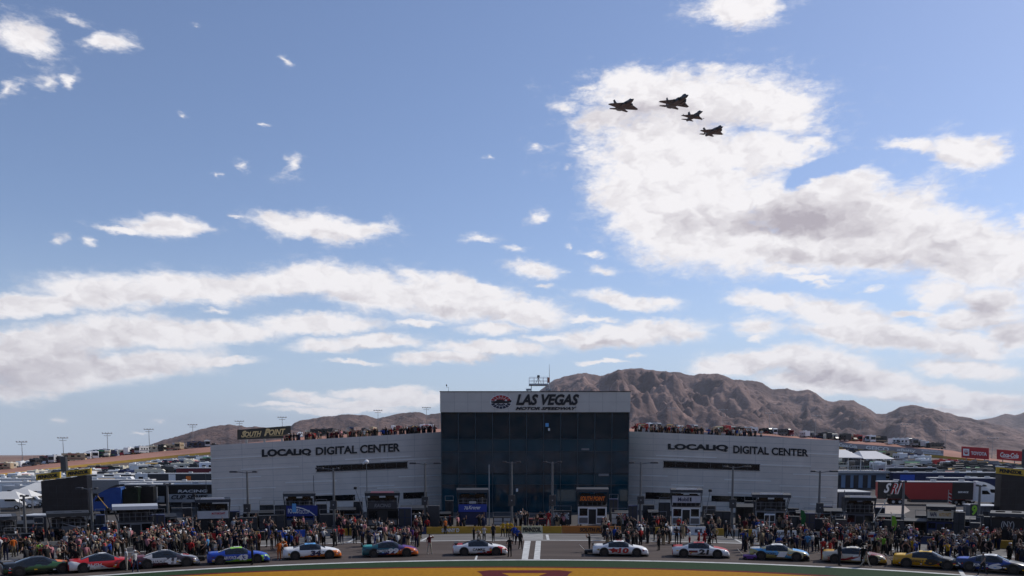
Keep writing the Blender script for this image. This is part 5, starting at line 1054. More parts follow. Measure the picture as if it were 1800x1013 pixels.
def car_mesh(kind):
    """side outline of an ordinary vehicle, swept across, with glass band and wheels; slot 0 body, 1 glass, 2 tyres, 3 dark trim"""
    mb = MB(); L = {'suv': 4.9, 'car': 4.6, 'pickup': 5.7, 'van': 5.6}[kind] / 2
    prof = {'suv': [(-L, .4), (-L, 1.05), (-L + .25, 1.68), (L - 2.0, 1.74), (L - 1.35, 1.12), (L - .1, .98), (L, .4)], 'car': [(-L, .4), (-L, .9), (-L + .7, .98), (-L + 1.3, 1.42), (.5, 1.42), (1.15, .95), (L - .1, .82), (L, .4)],
            'pickup': [(-L, .5), (-L, 1.12), (-.5, 1.12), (-.4, 1.78), (.9, 1.8), (1.5, 1.2), (L - .1, 1.1), (L, .5)], 'van': [(-L, .4), (-L, 2.2), (L - 1.5, 2.25), (L - .8, 1.3), (L - .1, 1.1), (L, .4)]}[kind]
    mb.prism(prof, 'y', -.93, .93)
    gl = {'suv': [(-L + .2, 1.12), (-L + .35, 1.6), (L - 2.05, 1.66), (L - 1.5, 1.14)], 'car': [(-L + .95, 1.0), (-L + 1.4, 1.36), (.46, 1.36), (1.0, .98)], 'pickup': [(-.3, 1.2), (-.25, 1.7), (.85, 1.72), (1.3, 1.22)], 'van': [(.2, 1.4), (.2, 2.0), (L - 1.45, 2.0), (L - .95, 1.4)]}[kind]
    mb.prism(gl, 'y', -.945, .945, 1)
    if kind == 'suv':
        for x in (-L + 1.2, -L + 2.2): mb.box(x, -.955, 1.12, x + .09, .955, 1.66, 0)
    for wx in (-L + .95, L - .95):
        mb.cyl((wx, -.96, .36), (wx, -.7, .36), .36, n=14, m=2); mb.cyl((wx, .7, .36), (wx, .96, .36), .36, n=14, m=2); mb.cyl((wx, -.97, .36), (wx, -.9, .36), .2, n=10, m=0)
    mb.box(-L - .06, -.85, .42, -L, .85, .62, 3); mb.box(L, -.85, .42, L + .06, .85, .62, 3)
    return mb
sv = car_mesh('suv'); r_ = empty('parked_car', place(1676, 922), R(-14), 'silver estate car parked between red hauler and navy pit box', 'car')
mb = MB(); s_ = sv
b0 = MB(); prof = [(-2.45, .4), (-2.45, 1.05), (-2.2, 1.68), (.45, 1.74), (1.1, 1.12), (2.35, .98), (2.45, .4)]; b0.prism(prof, 'y', -.93, .93); b0.build('body', mat('car_paint_silver', (.4, .41, .42), .3, .4, .05, 1), r_)
for x0, x1 in ((-2.15, -1.35), (-1.25, -.45), (-.35, .35)):
    mb = MB(); mb.prism([(x0, 1.12), (x0 + .06, 1.6), (x1, 1.62), (x1 + (.35 if x1 > 0 else 0), 1.14)], 'y', -.945, -.93); mb.build('side_window', DARKGLASS, r_)
mb = MB(); mb.prism([(.5, 1.7), (1.08, 1.16), (1.12, 1.2), (.55, 1.73)], 'y', -.8, .8); mb.build('windscreen', DARKGLASS, r_)
for wx in (-1.5, 1.5):
    for sy in (-1, 1): mb = MB(); mb.cyl((wx, sy * .7, .37), (wx, sy * .95, .37), .37, n=14); w = mb.build('wheel', RUBBER, r_); mb = MB(); mb.cyl((wx, sy * .9, .37), (wx, sy * .97, .37), .22, n=10); mb.build('rim', paint('silver'), w)
mb = MB(); mb.box(-1.9, -.75, 1.74, .3, -.7, 1.8); mb.box(-1.9, .7, 1.74, .3, .75, 1.8); mb.build('roof_rack', plastic('charcoal'), r_)
# green-yellow number board
r_ = empty('number_board', place(1711, 932), R(-6), 'black board with glowing lime number 9 by the dark lamp post', 'sign'); mb = MB(); mb.box(-.45, 0, 1.6, .45, .1, 3.1); mb.build('board', plastic('charcoal'), r_)
mb = MB(); lettering(mb, '9', -.3, 1.75, .3, 2.95, 0, 0, .04, .1, .02); mb.build('number', paint('lime'), r_); mb = MB(); mb.cyl((0, .05, 0), (0, .05, 1.6), .05, n=6); mb.build('post', STEEL, r_)
# striped flag on its pole, feather flags
r_ = empty('flag', place(1665, 917), R(0), 'red and white striped flag hanging from its pole before the red hauler', 'flag'); u = place(1665, 917).y / FPX
mb = MB(); mb.cyl((0, 0, 0), (0, 0, 56 * u), .045, n=6); mb.build('pole', STEEL, r_)
mb = MB()
for k in range(7):
    z1 = 54 * u - k * 3.1 * u; w_ = (5 + (k % 3) * .7) * u
    mb.prism([(.05, z1), (w_, z1 - 2.5 * u), (w_ * .96, z1 - 4 * u), (.05, z1 - 1.55 * u)], 'y', -.03 + .02 * (k % 2), .03 + .02 * (k % 2), k % 2)
mb.build('cloth', [cloth('red'), cloth('white')], r_)
def feather(x, y, hpx, m, label):
    r_ = empty('feather_flag', place(x, y), R(random.uniform(-20, 20)), label, 'flag'); u = place(x, y).y / FPX; h = hpx * u
    mb = MB(); mb.cyl((0, 0, 0), (0, 0, h), .03, .015, 5); mb.build('pole', STEEL, r_)
    mb = MB(); mb.prism([(.02, h * .3), (.5, h * .35), (.62, h * .7), (.4, h * .95), (.02, h)], 'y', -.012, .012); mb.build('cloth', m, r_)
feather(1406, 938, 42, cloth('green'), 'green feather flag before the outer right wing'); feather(1566, 946, 40, cloth('lime'), 'lime yellow feather flag left of the red clothed crew'); 
# camera booms leaning over the left pit
def boom(x, y, ang, Lpx, label, m='silver'):
    b = place(x, y); u = b.y / FPX; r_ = empty('camera_boom', b, 0, label, 'camera boom'); L = Lpx * u
    mb = MB(); mb.cyl((0, 0, 0), (0, 0, 1.9), .08, n=6); mb.build('stand', plastic('charcoal'), r_)
    dx, dz = math.cos(R(ang)) * L, math.sin(R(ang)) * L
    mb = MB(); mb.cyl((-dx * .25, 0, 1.9 - dz * .25), (dx, 0, 1.9 + dz), .06, .04, 6); mb.build('arm', paint(m), r_)
    mb = MB(); mb.bbox(-dx * .25 - .2, -.15, 1.75 - dz * .25, -dx * .25 + .2, .15, 2.1 - dz * .25, .04); mb.build('counterweight', plastic('black'), r_)
    mb = MB(); mb.bbox(dx - .18, -.15, 1.78 + dz, dx + .18, .15, 2.08 + dz, .03); mb.build('camera_head', plastic('black'), r_)
boom(140, 962, 165, 34, 'pale camera boom slanting over the lower left pit box'); boom(362, 935, 118, 40, 'grey boom leaning over the white banner pit box', 'grey'); boom(697, 928, 118, 40, 'long boom leaning on the black pit box', 'grey'); boom(1538, 942, 62, 44, 'boom rising right of the slate grey pit box', 'cream'); boom(640, 930, 108, 46, 'thin boom with dark camera left of the black pit box', 'grey'); boom(1240, 930, 80, 40, 'thin boom beside the white pit box', 'grey'); boom(188, 915, 128, 26, 'ochre boom before the blue truck tractor', 'gold')

# blue garage building with white canopied terrace
gb = place(1511, 858); u = gb.y / FPX; r_ = empty('garage_building', gb, R(-3), 'pale blue garage block with dark doors and white canopied terrace', 'building'); w = 88 * u; h1 = 26 * u
mb = MB(); mb.box(-w / 2, 0, 0, w / 2, 12, h1); mb.build('wall', mat('wall_pale_blue', (.16, .24, .36), .7, 0, .08, .4), r_)
for s in (-.42, -.24, -.08, .1, .26): mb = MB(); mb.box(s * w - 4.2 * u, -.06, .05, s * w + 4.2 * u, 0, h1 * .86); mb.build('garage_door', mat('door_dark', (.03, .03, .035), .6, 0, .2, 1), r_)
mb = MB(); mb.box(-w / 2 - .3, -1.0, h1, w / 2 + .4, 12.3, h1 + .5); mb.build('terrace_floor', paint('silver'), r_)
mb = MB()
for k in range(23): x = -w / 2 + w * k / 22; mb.box(x - .02, -1.0, h1 + .5, x + .02, -.95, h1 + 1.6)
mb.box(-w / 2 - .3, -1.0, h1 + 1.55, w / 2 + .3, -.92, h1 + 1.65); mb.box(-w / 2 - .3, -.99, h1 + 1.0, w / 2 + .3, -.94, h1 + 1.05); mb.build('railing', paint('silver'), r_)
for k in range(5): x = -w / 2 + w * k / 4; mb = MB(); mb.cyl((x * .98, 0, h1 + .5), (x * .98, 0, h1 + 3.4), .1, n=6); mb.build('post', paint('white'), r_)
tw = mat('canopy_fabric', (.62, .61, .6), .8, 0, .05, .3)
for x0, x1, dz in ((-w / 2 - 1, -.05, .3), (.05, w / 2 + 1.2, 0)):
    mb = MB(); mb.add([(x0, -1.5, h1 + 3.2 + dz), (x1, -1.5, h1 + 3.2 + dz), (x1, 12, h1 + 3.4 + dz), (x0, 12, h1 + 3.4 + dz), (x0 + (x1 - x0) * .2, 5, h1 + 5.0 + dz), (x0 + (x1 - x0) * .75, 5, h1 + 5.0 + dz)], [(0, 1, 5, 4), (1, 2, 5), (2, 3, 4, 5), (3, 0, 4), (3, 2, 1, 0)]); mb.build('canopy', tw, r_)
sheet('concrete_apron', [(1472, 858 - 8), (1562, 860 - 8), (1600, 896 - 10), (1560, 918 - 12), (1472, 912 - 10)], pale, .03)

# ------------------------------------------------------------------ parked motorhomes, trucks and cars: shapes shared, colours per vehicle
rvglass = DARKGLASS
def rv_mesh(kind):
    mb = MB()
    if kind in ('car', 'suv', 'pickup', 'van'): return car_mesh(kind)
    L = {'motorhome': 10, 'camper': 7.5, 'trailer': 8, 'box': 7}[kind] / 2; H = {'motorhome': 3.6, 'camper': 3.2, 'trailer': 3.0, 'box': 3.3}[kind]
    if kind == 'camper': mb.prism([(-L, .7), (-L, H), (L - .2, H), (L + .3, H - .5), (L - .6, H - 1.2), (L - .2, 1.9), (L + .9, 1.4), (L + 1.0, .6), (-L, .6)], 'y', -1.2, 1.2)
    elif kind == 'motorhome': mb.prism([(-L, .5), (-L, H - .15), (-L + .2, H), (L - .4, H), (L - .05, H - .5), (L, .5)], 'y', -1.25, 1.25); mb.prism([(L - .06, 1.5), (L - .06, H - .7), (L + .03, H - .8), (L + .03, 1.5)], 'y', -1.1, 1.1, 1)
    else: mb.bbox(-L, -1.2, .6, L, 1.2, H, .15)
    for x0, x1 in ((-L * .75, -L * .45), (-L * .2, L * .1), (L * .35, L * .62)): mb.box(x0, -1.27, H * .52, x1, 1.27, H * .74, 1)
    mb.box(-L * .9, -1.265, H * .33, L * .9, 1.265, H * .42, 3)
    mb.box(-L * .5, -.4, H, -L * .25, .4, H + .3, 0); mb.box(L * .2, -.4, H, L * .45, .4, H + .28, 0)
    if kind in ('motorhome', 'trailer'): mb.prism([(-2.3, H - .6), (-1.25, H - .35), (-1.25, H - .28), (-2.3, H - .55)], 'x', -L * .5, L * .3, 3)
    for wx in ((-L * .55, L * .72) if kind in ('motorhome', 'camper', 'box') else (-L * .15, L * .12)):
        mb.cyl((wx, -1.26, .45), (wx, -.9, .45), .45, n=10, m=2); mb.cyl((wx, .9, .45), (wx, 1.26, .45), .45, n=10, m=2)
    return mb
KINDS = {}
NICE = {'motorhome': 'motorhome', 'camper': 'camper van', 'trailer': 'travel trailer', 'box': 'box truck', 'car': 'saloon car', 'suv': 'estate car', 'pickup': 'pickup truck', 'van': 'van'}
ONAME = {'motorhome': 'motorhome', 'camper': 'camper_van', 'trailer': 'travel_trailer', 'box': 'box_truck', 'car': 'parked_car', 'suv': 'parked_car', 'pickup': 'pickup_truck', 'van': 'van'}
for k in NICE:
    me = rv_mesh(k).mesh(ONAME[k]); KINDS[k] = me
    for _ in range(4): me.materials.append(None)
TRIM = ['charcoal', 'brown', 'tan', 'maroon', 'navy', 'grey', 'red', 'green', 'gold', 'black']
ORD = ['first', 'second', 'third', 'fourth', 'fifth', 'sixth', 'seventh', 'eighth', 'ninth', 'tenth', 'eleventh', 'twelfth']
def vehicle(kind, pos, rz, body, trimc, where, group, sc=1.0):
    me = KINDS[kind]; o = bpy.data.objects.new(ONAME[kind], me); COL.objects.link(o); o.location = pos; o.rotation_euler[2] = rz; o.scale = (sc,) * 3
    for i, m in enumerate([mat('vehicle_' + body, C[body], .35, 0, .06, .5), rvglass, RUBBER, mat('vehicle_' + trimc, C[trimc], .4, 0, .06, .5)]): o.material_slots[i].link = 'OBJECT'; o.material_slots[i].material = m
    base = f"{body} {NICE[kind]}, {trimc} {'stripe' if kind in ('motorhome','camper','trailer','box') else 'bumpers'},"
    lb = f'{base} {where}'; n = 0
    while lb in USED: n += 1; lb = f'{ORD[n] if n < 12 else str(n + 1) + "th"} {base} {where}'
    tag(o, lb, {'car': 'car', 'suv': 'car', 'pickup': 'truck', 'box': 'truck', 'van': 'van'}.get(kind, 'camper'), group); return o
def near(x, marks): return min(marks, key=lambda m: abs(m[0] - x))[1]
def pickcol(p): return random.choices(['white', 'cream', 'silver', 'grey', 'charcoal', 'black', 'tan', 'red', 'navy', 'maroon', 'blue'], p)[0]
# on the berm, facing the track
BM = [(10, 'at the left end of the far berm'), (60, 'on the berm above the left screen'), (112, 'on the berm by the left scoring tower'), (150, 'on the berm right of the left screen'), (190, 'on the berm under the third floodlight'), (230, 'on the berm above the left trailers'), (265, 'on the berm below the pink hill'), (310, 'on the berm left of the wing'), (345, 'on the berm by the left wing corner'),
      (545, 'behind the left wing roof near the signboard'), (600, 'behind the middle of the left wing roof'), (680, 'behind the crowd on the left wing roof'), (745, 'left of the glass tower'), (1130, 'right of the glass tower'), (1180, 'under the first floodlight right of the tower'), (1250, 'behind the right wing roof crowd'), (1330, 'on the berm behind the yellow shirts'), (1400, 'on the berm above DIGITAL CENTER'), (1460, 'on the berm above the right wing corner'), (1510, 'on the berm above the cola wall lettering'), (1560, 'on the berm above the grey sponsor wall'), (1620, 'on the berm near its right end'), (1660, 'last on the right berm')]
x = -20.0; random.seed(11)
while x < 1668:
    if 380 < x < 500: x = 520.0
    if 770 < x < 1118: x = 1120.0
    kd = random.choices(['motorhome', 'camper', 'trailer', 'pickup', 'suv', 'box', 'van'], [6, 3, 4, 3, 2, 1, 1])[0]; p = CR(x) + Vector((0, random.uniform(3, 14), .1))
    vehicle(kd, p, random.choice([R(-90), R(90), R(-70), R(0), R(15)]) + random.uniform(-.2, .2), pickcol([5, 3, 3, 2, 4, 3, 2, .5, 1, .5, 0]), random.choice(TRIM), near(x, BM), 'vehicles parked along the berm'); x += random.uniform(8, 15) if x < 400 else random.uniform(9, 17)
# infield rows left and right
IM = [(5, 'at the left edge of the infield'), (45, 'left of the left video screen'), (170, 'right of the left video screen'), (215, 'behind the blue truck tractor'), (260, 'in the thick of vehicles at left'), (300, 'above the long white roofed trailer'), (345, 'left of the left wing'),
      (1490, 'behind the canopied terrace'), (1530, 'above the terrace canopy end'), (1570, 'right of the blue garage block'), (1610, 'above the red race hauler'), (1650, 'in the middle of the right infield'), (1690, 'below the red TOYOTA board'), (1730, 'between screen and red hauler'), (1760, 'above the right sponsor board'), (1795, 'at the right edge of the infield')]
def row_word(y, a, b): t = (y - a) / (b - a); return ['by the track', 'second row', 'third row', 'mid rows', 'near rows'][min(4, max(0, int(t * 5)))]
def infield(x0, x1, y_top, y_bot, n, wts):
    done = 0; tries = 0; pts = []
    while done < n and tries < n * 40:
        tries += 1; x = random.uniform(x0, x1); yt, yb = y_top(x), y_bot(x); y = yt + (yb - yt) * random.random() ** 1.2; p = place(x, y)
        if any((p - q).length < 5.2 for q in pts): continue
        pts.append(p); done += 1; kd = random.choices(['motorhome', 'camper', 'trailer', 'pickup', 'suv', 'car', 'box', 'van'], [3, 2, 3, 3, 3, 2, 2, 2])[0]
        vehicle(kd, p, (R(8) if x < 900 else R(-9)) + random.choice([0, 0, R(90)]) + random.uniform(-.12, .12), pickcol(wts), random.choice(TRIM), row_word(y, yt, yb) + ', ' + near(x, IM), 'vehicles parked in the infield')
infield(-15, 374, lambda x: ip(T_, x) + 2.5, lambda x: np.interp(x, [0, 70, 200, 374], [886, 884, 868, 850]), 150, [9, 4, 4, 2, 2, 2, 1, .6, .8, .4, .4])
infield(1476, 1815, lambda x: ip(T_, x) + 2.5, lambda x: np.interp(x, [1476, 1560, 1815], [826, 852, 882]), 120, [3, 2, 4, 3, 5, 5, 1, .7, 2, .4, .2])
for i, (x, y) in enumerate([(10, 896), (38, 893), (52, 890), (14, 888), (30, 886)]): vehicle(['van', 'suv', 'pickup', 'car', 'van'][i], place(x, y), R(15), 'white', ['black', 'charcoal', 'grey', 'navy', 'maroon'][i], 'facing the empty pavement at left', 'vehicles parked in the infield')

# ------------------------------------------------------------------ people
def skeleton(pose):
    """joints (x across, y forward is -y, z up) with skin radii; returns verts, radii, edges, tags"""
    V_, Rr, E, T = [], [], [], []
    def j(p, r, parent, tagn):
        V_.append(Vector(p)); Rr.append(r); T.append(tagn)
        if parent is not None: E.append((parent, len(V_) - 1))
        return len(V_) - 1
    st, arms, bend = pose['legs'], pose['arms'], pose.get('bend', 0)
    def up(x, y, z):                                   # trunk leans forward by bend about the hips
        a = R(bend); zz = z - .95; return (x, y - math.sin(a) * zz, .95 + math.cos(a) * zz)
    pel = j((0, 0, .95), (.155, .115), None, 'pants'); wst = j(up(0, 0, 1.08), (.14, .105), pel, 'shirt'); ch = j(up(0, -.01, 1.3), (.175, .12), wst, 'shirt'); nk0 = j(up(0, 0, 1.45), (.10, .085), ch, 'shirt')
    nk = j(up(0, -.01, 1.53), (.055, .06), nk0, 'skin'); hy = -.03 if bend < 20 else -.06
    hd0 = j(up(0, hy, 1.62), (.075, .09), nk, 'skin'); hd1 = j(up(0, hy, 1.70), (.08, .1), hd0, 'hair'); hd2 = j(up(0, hy + .01, 1.755), (.06, .07), hd1, 'hair')
    for s in (-1, 1):
        sh = j(up(s * .19, 0, 1.42), (.07, .07), nk0, 'shirt'); el, wr = arms[s]
        e = j(up(s * .19 + s * el[0], el[1], 1.42 + el[2]), (.045, .045), sh, 'sleeve'); w = j(up(s * .19 + s * wr[0], wr[1], 1.42 + wr[2]), (.028, .03), e, 'skin')
        d = (V_[w] - V_[e]).normalized(); side = d.cross(Vector((0, 1, 0))); side = side.normalized() if side.length > .1 else Vector((1, 0, 0))
        palm = j(V_[w] + d * .07, (.038, .018), w, 'skin')
        for k, (off, ln) in enumerate(((-.03, .07), (-.01, .085), (.01, .08), (.03, .06))):
            f1 = j(V_[palm] + d * .035 + side * off, (.009, .009), palm, 'skin'); j(V_[palm] + d * (.03 + ln) * .9 + side * off + Vector((0, -.02, 0)), (.008, .008), f1, 'skin')
        j(V_[w] + d * .05 + side * -.055 + Vector((0, -.02, 0)), (.01, .01), w, 'skin')
        hp = j((s * .095, 0, .90), (.1, .1), pel, 'pants'); kn, an = st[s]
        k_ = j((s * .10 + kn[0], kn[1], kn[2]), (.06, .062), hp, 'pants'); a_ = j((s * .11 + an[0], an[1], an[2]), (.042, .045), k_, 'pants'); he = j((s * .11 + an[0], an[1] + .0, max(.05, an[2] - .04)), (.045, .05), a_, 'shoe'); j((s * .12 + an[0], an[1] - .17, max(.035, an[2] - .055)), (.042, .032), he, 'shoe')
    return V_, Rr, E, T
STAND = {-1: ((0, .0, .5), (0, .02, .09)), 1: ((.0, -.01, .5), (.0, .0, .09))}
WIDE = {-1: ((-.05, 0, .5), (-.1, .02, .09)), 1: ((.05, -.02, .5), (.1, 0, .09))}
WALK = {-1: ((0, -.12, .52), (0, -.3, .1)), 1: ((0, .05, .5), (0, .32, .14))}
DOWN = ((.06, .02, -.28), (.08, -.05, -.52)); HIP = ((.2, .06, -.24), (.04, -.08, -.42)); FOLD = ((.08, -.03, -.27), (-.14, -.2, -.2)); RAISE = ((.12, -.2, -.1), (-.04, -.28, .14)); HIGH = ((.14, -.1, .2), (.05, -.16, .46)); REACH = ((.05, -.25, -.12), (.02, -.5, -.14)); SALUTE = ((.22, -.08, .0), (-.06, -.13, .2))
POSES = [('standing', dict(legs=STAND, arms={-1: DOWN, 1: DOWN})), ('arms folded', dict(legs=STAND, arms={-1: FOLD, 1: FOLD})), ('arms akimbo', dict(legs=WIDE, arms={-1: HIP, 1: HIP})), ('photographing', dict(legs=STAND, arms={-1: RAISE, 1: RAISE})),
         ('walking', dict(legs=WALK, arms={-1: ((.05, .14, -.25), (.05, .1, -.5)), 1: ((.05, -.16, -.24), (.04, -.34, -.42))})), ('shading eyes', dict(legs=WIDE, arms={-1: DOWN, 1: SALUTE})), ('leaning forward', dict(legs=WIDE, arms={-1: REACH, 1: REACH}, bend=42)), ('arm raised', dict(legs=STAND, arms={-1: DOWN, 1: HIGH})), ('arms up', dict(legs=WIDE, arms={-1: HIGH, 1: HIGH}))]
SLOT = {'skin': 0, 'hair': 1, 'shirt': 2, 'sleeve': 3, 'pants': 4, 'shoe': 5}
def person_mesh(name, pose, sub, fingers=True):
    V_, Rr, E, T = skeleton(pose); me = bpy.data.meshes.new('sk'); me.from_pydata([tuple(v) for v in V_], E, []); o = bpy.data.objects.new('sk', me); COL.objects.link(o)
    md = o.modifiers.new('s', 'SKIN'); md.use_smooth_shade = True
    if sub: sb = o.modifiers.new('d', 'SUBSURF'); sb.levels = sub; sb.render_levels = sub
    bpy.context.view_layer.update()
    if not me.skin_vertices: me.skin_vertices_add() if hasattr(me, 'skin_vertices_add') else None
    sk = me.skin_vertices[0].data
    for i, r in enumerate(Rr): sk[i].radius = r; sk[i].use_root = (i == 0)
    me.update(); o.update_tag(); dg = bpy.context.evaluated_depsgraph_get(); out = bpy.data.meshes.new_from_object(o.evaluated_get(dg)); COL.objects.unlink(o); bpy.data.objects.remove(o)
    out.name = name; out.materials.clear()
    for _ in range(7): out.materials.append(None)
    hd = V_[5]; segs = [(V_[b], V_[a], T[b]) for a, b in E]
    for p in out.polygons:
        c = Vector(p.center); best = 9; tg = 'shirt'
        for a, b, t in segs:
            ab = b - a; q = a + ab * max(0, min(1, (c - a).dot(ab) / max(ab.length_squared, 1e-9))); d = (c - q).length - (.05 if t in ('shirt', 'pants') else 0)
            if d < best: best = d; tg = t
        if tg in ('hair', 'skin') and (c - hd).length < .17:
            tg = 'hair' if (c.z > hd.z + .055 or (c.y > hd.y + .03 and c.z > hd.z - .05)) else 'skin'
        p.material_index = SLOT[tg]
    # nose and eye sockets
    for v in out.vertices:
        q = v.co - hd
        if abs(q.x) < .022 and q.y < -.05 and abs(q.z + .0) < .03: v.co.y -= .02
    for p in out.polygons:
        q = Vector(p.center) - hd
        if q.length < .16 and q.y < -.05 and .018 < abs(q.x) < .055 and .02 < q.z < .05: p.material_index = 6
    out.shade_smooth(); return out
PM = [person_mesh('person', p, 1) for _, p in POSES]
SKIN = [mat('skin_light', (.30, .17, .12), .6, 0, .08, 5), mat('skin_mid', (.2, .11, .07), .6, 0, .08, 5), mat('skin_dark', (.1, .05, .03), .6, 0, .08, 5)]
HAT = {'black hair': C['black'], 'brown hair': (.06, .03, .015), 'grey hair': (.3, .29, .28), 'white cap': C['white'], 'red cap': C['red'], 'black cap': C['black'], 'blue cap': C['navy'], 'straw hat': (.6, .48, .28), 'blond hair': (.4, .26, .1)}
SH = {c: cloth(c) for c in ('white', 'black', 'charcoal', 'grey', 'red', 'maroon', 'orange', 'yellow', 'green', 'lime', 'teal', 'blue', 'navy', 'sky', 'purple', 'tan', 'khaki', 'pink', 'brown', 'cream')}
PLAND = [(10, 'at bottom left'), (70, 'by the green race car'), (125, 'near the lower left pit box'), (180, 'by the red race car'), (235, 'by the silver scaffold box'), (292, 'by race car 41'), (348, 'between cars 41 and 43'), (376, 'below the white banner box'), (420, 'by race car 43'), (480, 'between cars 43 and 34'), (530, 'by the blue banner box'), (560, 'by race car 34'), (610, 'between cars 34 and 99'), (675, 'by race car 99'), (740, 'left of the pace car'), (800, 'by the pace car tail'), (843, 'by the pace car'), (885, 'at the pace car nose'), (935, 'by the start line'),
         (1000, 'right of the start line'), (1035, 'at the tail of car 10'), (1085, 'by race car 10'), (1150, 'between cars 10 and 21'), (1210, 'by the white pit box'), (1245, 'by race car 21'), (1300, 'between cars 21 and 1'), (1350, 'by race car 1'), (1400, 'by the grey ramp'), (1440, 'between cars 1 and 2'), (1500, 'by race car 2'), (1555, 'right of race car 2'), (1600, 'by the yellow race car'), (1650, 'by the navy pit box'), (1690, 'by the white stall line'), (1730, 'by race car 6'), (1775, 'at bottom right')]
NP = [0]
def zone(y, x):
    q = y - kx(960) * (x - 940) ** 2
    return 'behind the pit wall' if q < 938 else ('in the pit stalls' if q < 951 else 'in pit lane')
def person(x, y, pose, sc, pc, hat, skin=0, yaw=None, label=None, pos=None, zn=None, long_=None, sc_=1.0):
    b = pos if pos is not None else place(x, y); o = bpy.data.objects.new('person', PM[pose]); COL.objects.link(o); o.location = b; o.rotation_euler[2] = random.uniform(-3.14, 3.14) if yaw is None else yaw; k = random.uniform(.95, 1.06) * sc_; o.scale = (k * random.uniform(.97, 1.1), k * random.uniform(.97, 1.12), k)
    ms = [SKIN[skin], mat('head_' + hat.replace(' ', '_'), HAT[hat], .7, 0, .1, 8), SH[sc], SH[sc] if random.random() < .6 else SKIN[skin], SH[pc], RUBBER if random.random() < .7 else SH['white'], RUBBER]
    for i, m in enumerate(ms): o.material_slots[i].link = 'OBJECT'; o.material_slots[i].material = m
    lm = near(x, PLAND); zn = zn or zone(y, x)
    hats = list(HAT)
    lb = label or f'person in {sc} top and {pc} trousers, {hat}, {POSES[pose][0] if zn != "in the pit stalls" or pose else "standing"}'
    if not label:
        ctx = {'behind the pit wall': 'past wall ', 'in the pit stalls': 'in stalls ', 'in pit lane': ''}.get(zn, '')
        where = lm if zn in ('behind the pit wall', 'in the pit stalls', 'in pit lane') else zn
        l1 = f'{sc} top, {pc} trousers, {hat}, {POSES[pose][0]}, ' + (ctx if where == lm else '') + where
        lb = 'person, ' + l1
    if not label and len(lb.split()) > 16: lb = lb.replace('past wall ', '').replace('in stalls ', '').replace(' trousers', '')
    if lb in USED: COL.objects.unlink(o); bpy.data.objects.remove(o); return None
    tag(o, lb, 'person', 'people around the pit lane' if zn != 'roof' else 'people on the roof'); NP[0] += 1; return o
PEND = []; HATW = ['black hair', 'brown hair', 'black cap', 'black hair', 'brown hair', 'white cap', 'grey hair', 'blue cap', 'black cap', 'brown hair', 'blond hair', 'black cap', 'straw hat', 'red cap']
CREW = ['black', 'black', 'navy', 'charcoal', 'grey', 'white', 'red', 'maroon', 'blue', 'brown']
def crowd(x0, x1, y0, y1, n, shirts, pants=('black', 'navy', 'charcoal', 'khaki', 'black', 'black', 'brown'), hats=None, poses=None, mind=.55, yaw=None, reg=[]):
    done = t = 0; cl = [(random.uniform(x0, x1), random.uniform(y0, y1)) for _ in range(max(2, n // 6))]
    while done < n and t < n * 30:
        t += 1; cx_ = random.choice(cl); x = min(x1, max(x0, cx_[0] + random.gauss(0, 8))) ; xm = (x0 + x1) / 2; yy = min(y1, max(y0, cx_[1] + random.gauss(0, 4.5))) + kx(965) * ((x - 940) ** 2 - (xm - 940) ** 2); p = place(x, yy)
        if any((p - q).length < mind for q in reg): continue
        if any(a - 2 < x < b + 2 and c - 9 < yy < c + 3 for a, b, c in CARBOX): continue
        PEND.append((p.y, x, yy, random.choice(poses or [0, 0, 0, 1, 2, 3, 3, 4, 5, 6, 7]), random.choice(shirts), random.choice(pants), random.choice(hats or HATW), random.choices([0, 1, 2], [6, 3, 1])[0], yaw)); reg.append(p); done += 1
CARBOX = [(28, 112, 1011), (140, 225, 1005), (248, 337, 998), (373, 465, 992), (500, 597, 984), (636, 735, 980), (792, 895, 977), (1040, 1140, 979), (1181, 1281, 981), (1321, 1416, 986), (1454, 1548, 992), (1583, 1676, 1000), (1700, 1788, 1007)]
random.seed(5)
DK = ['black', 'black', 'navy', 'charcoal', 'black', 'maroon', 'grey']
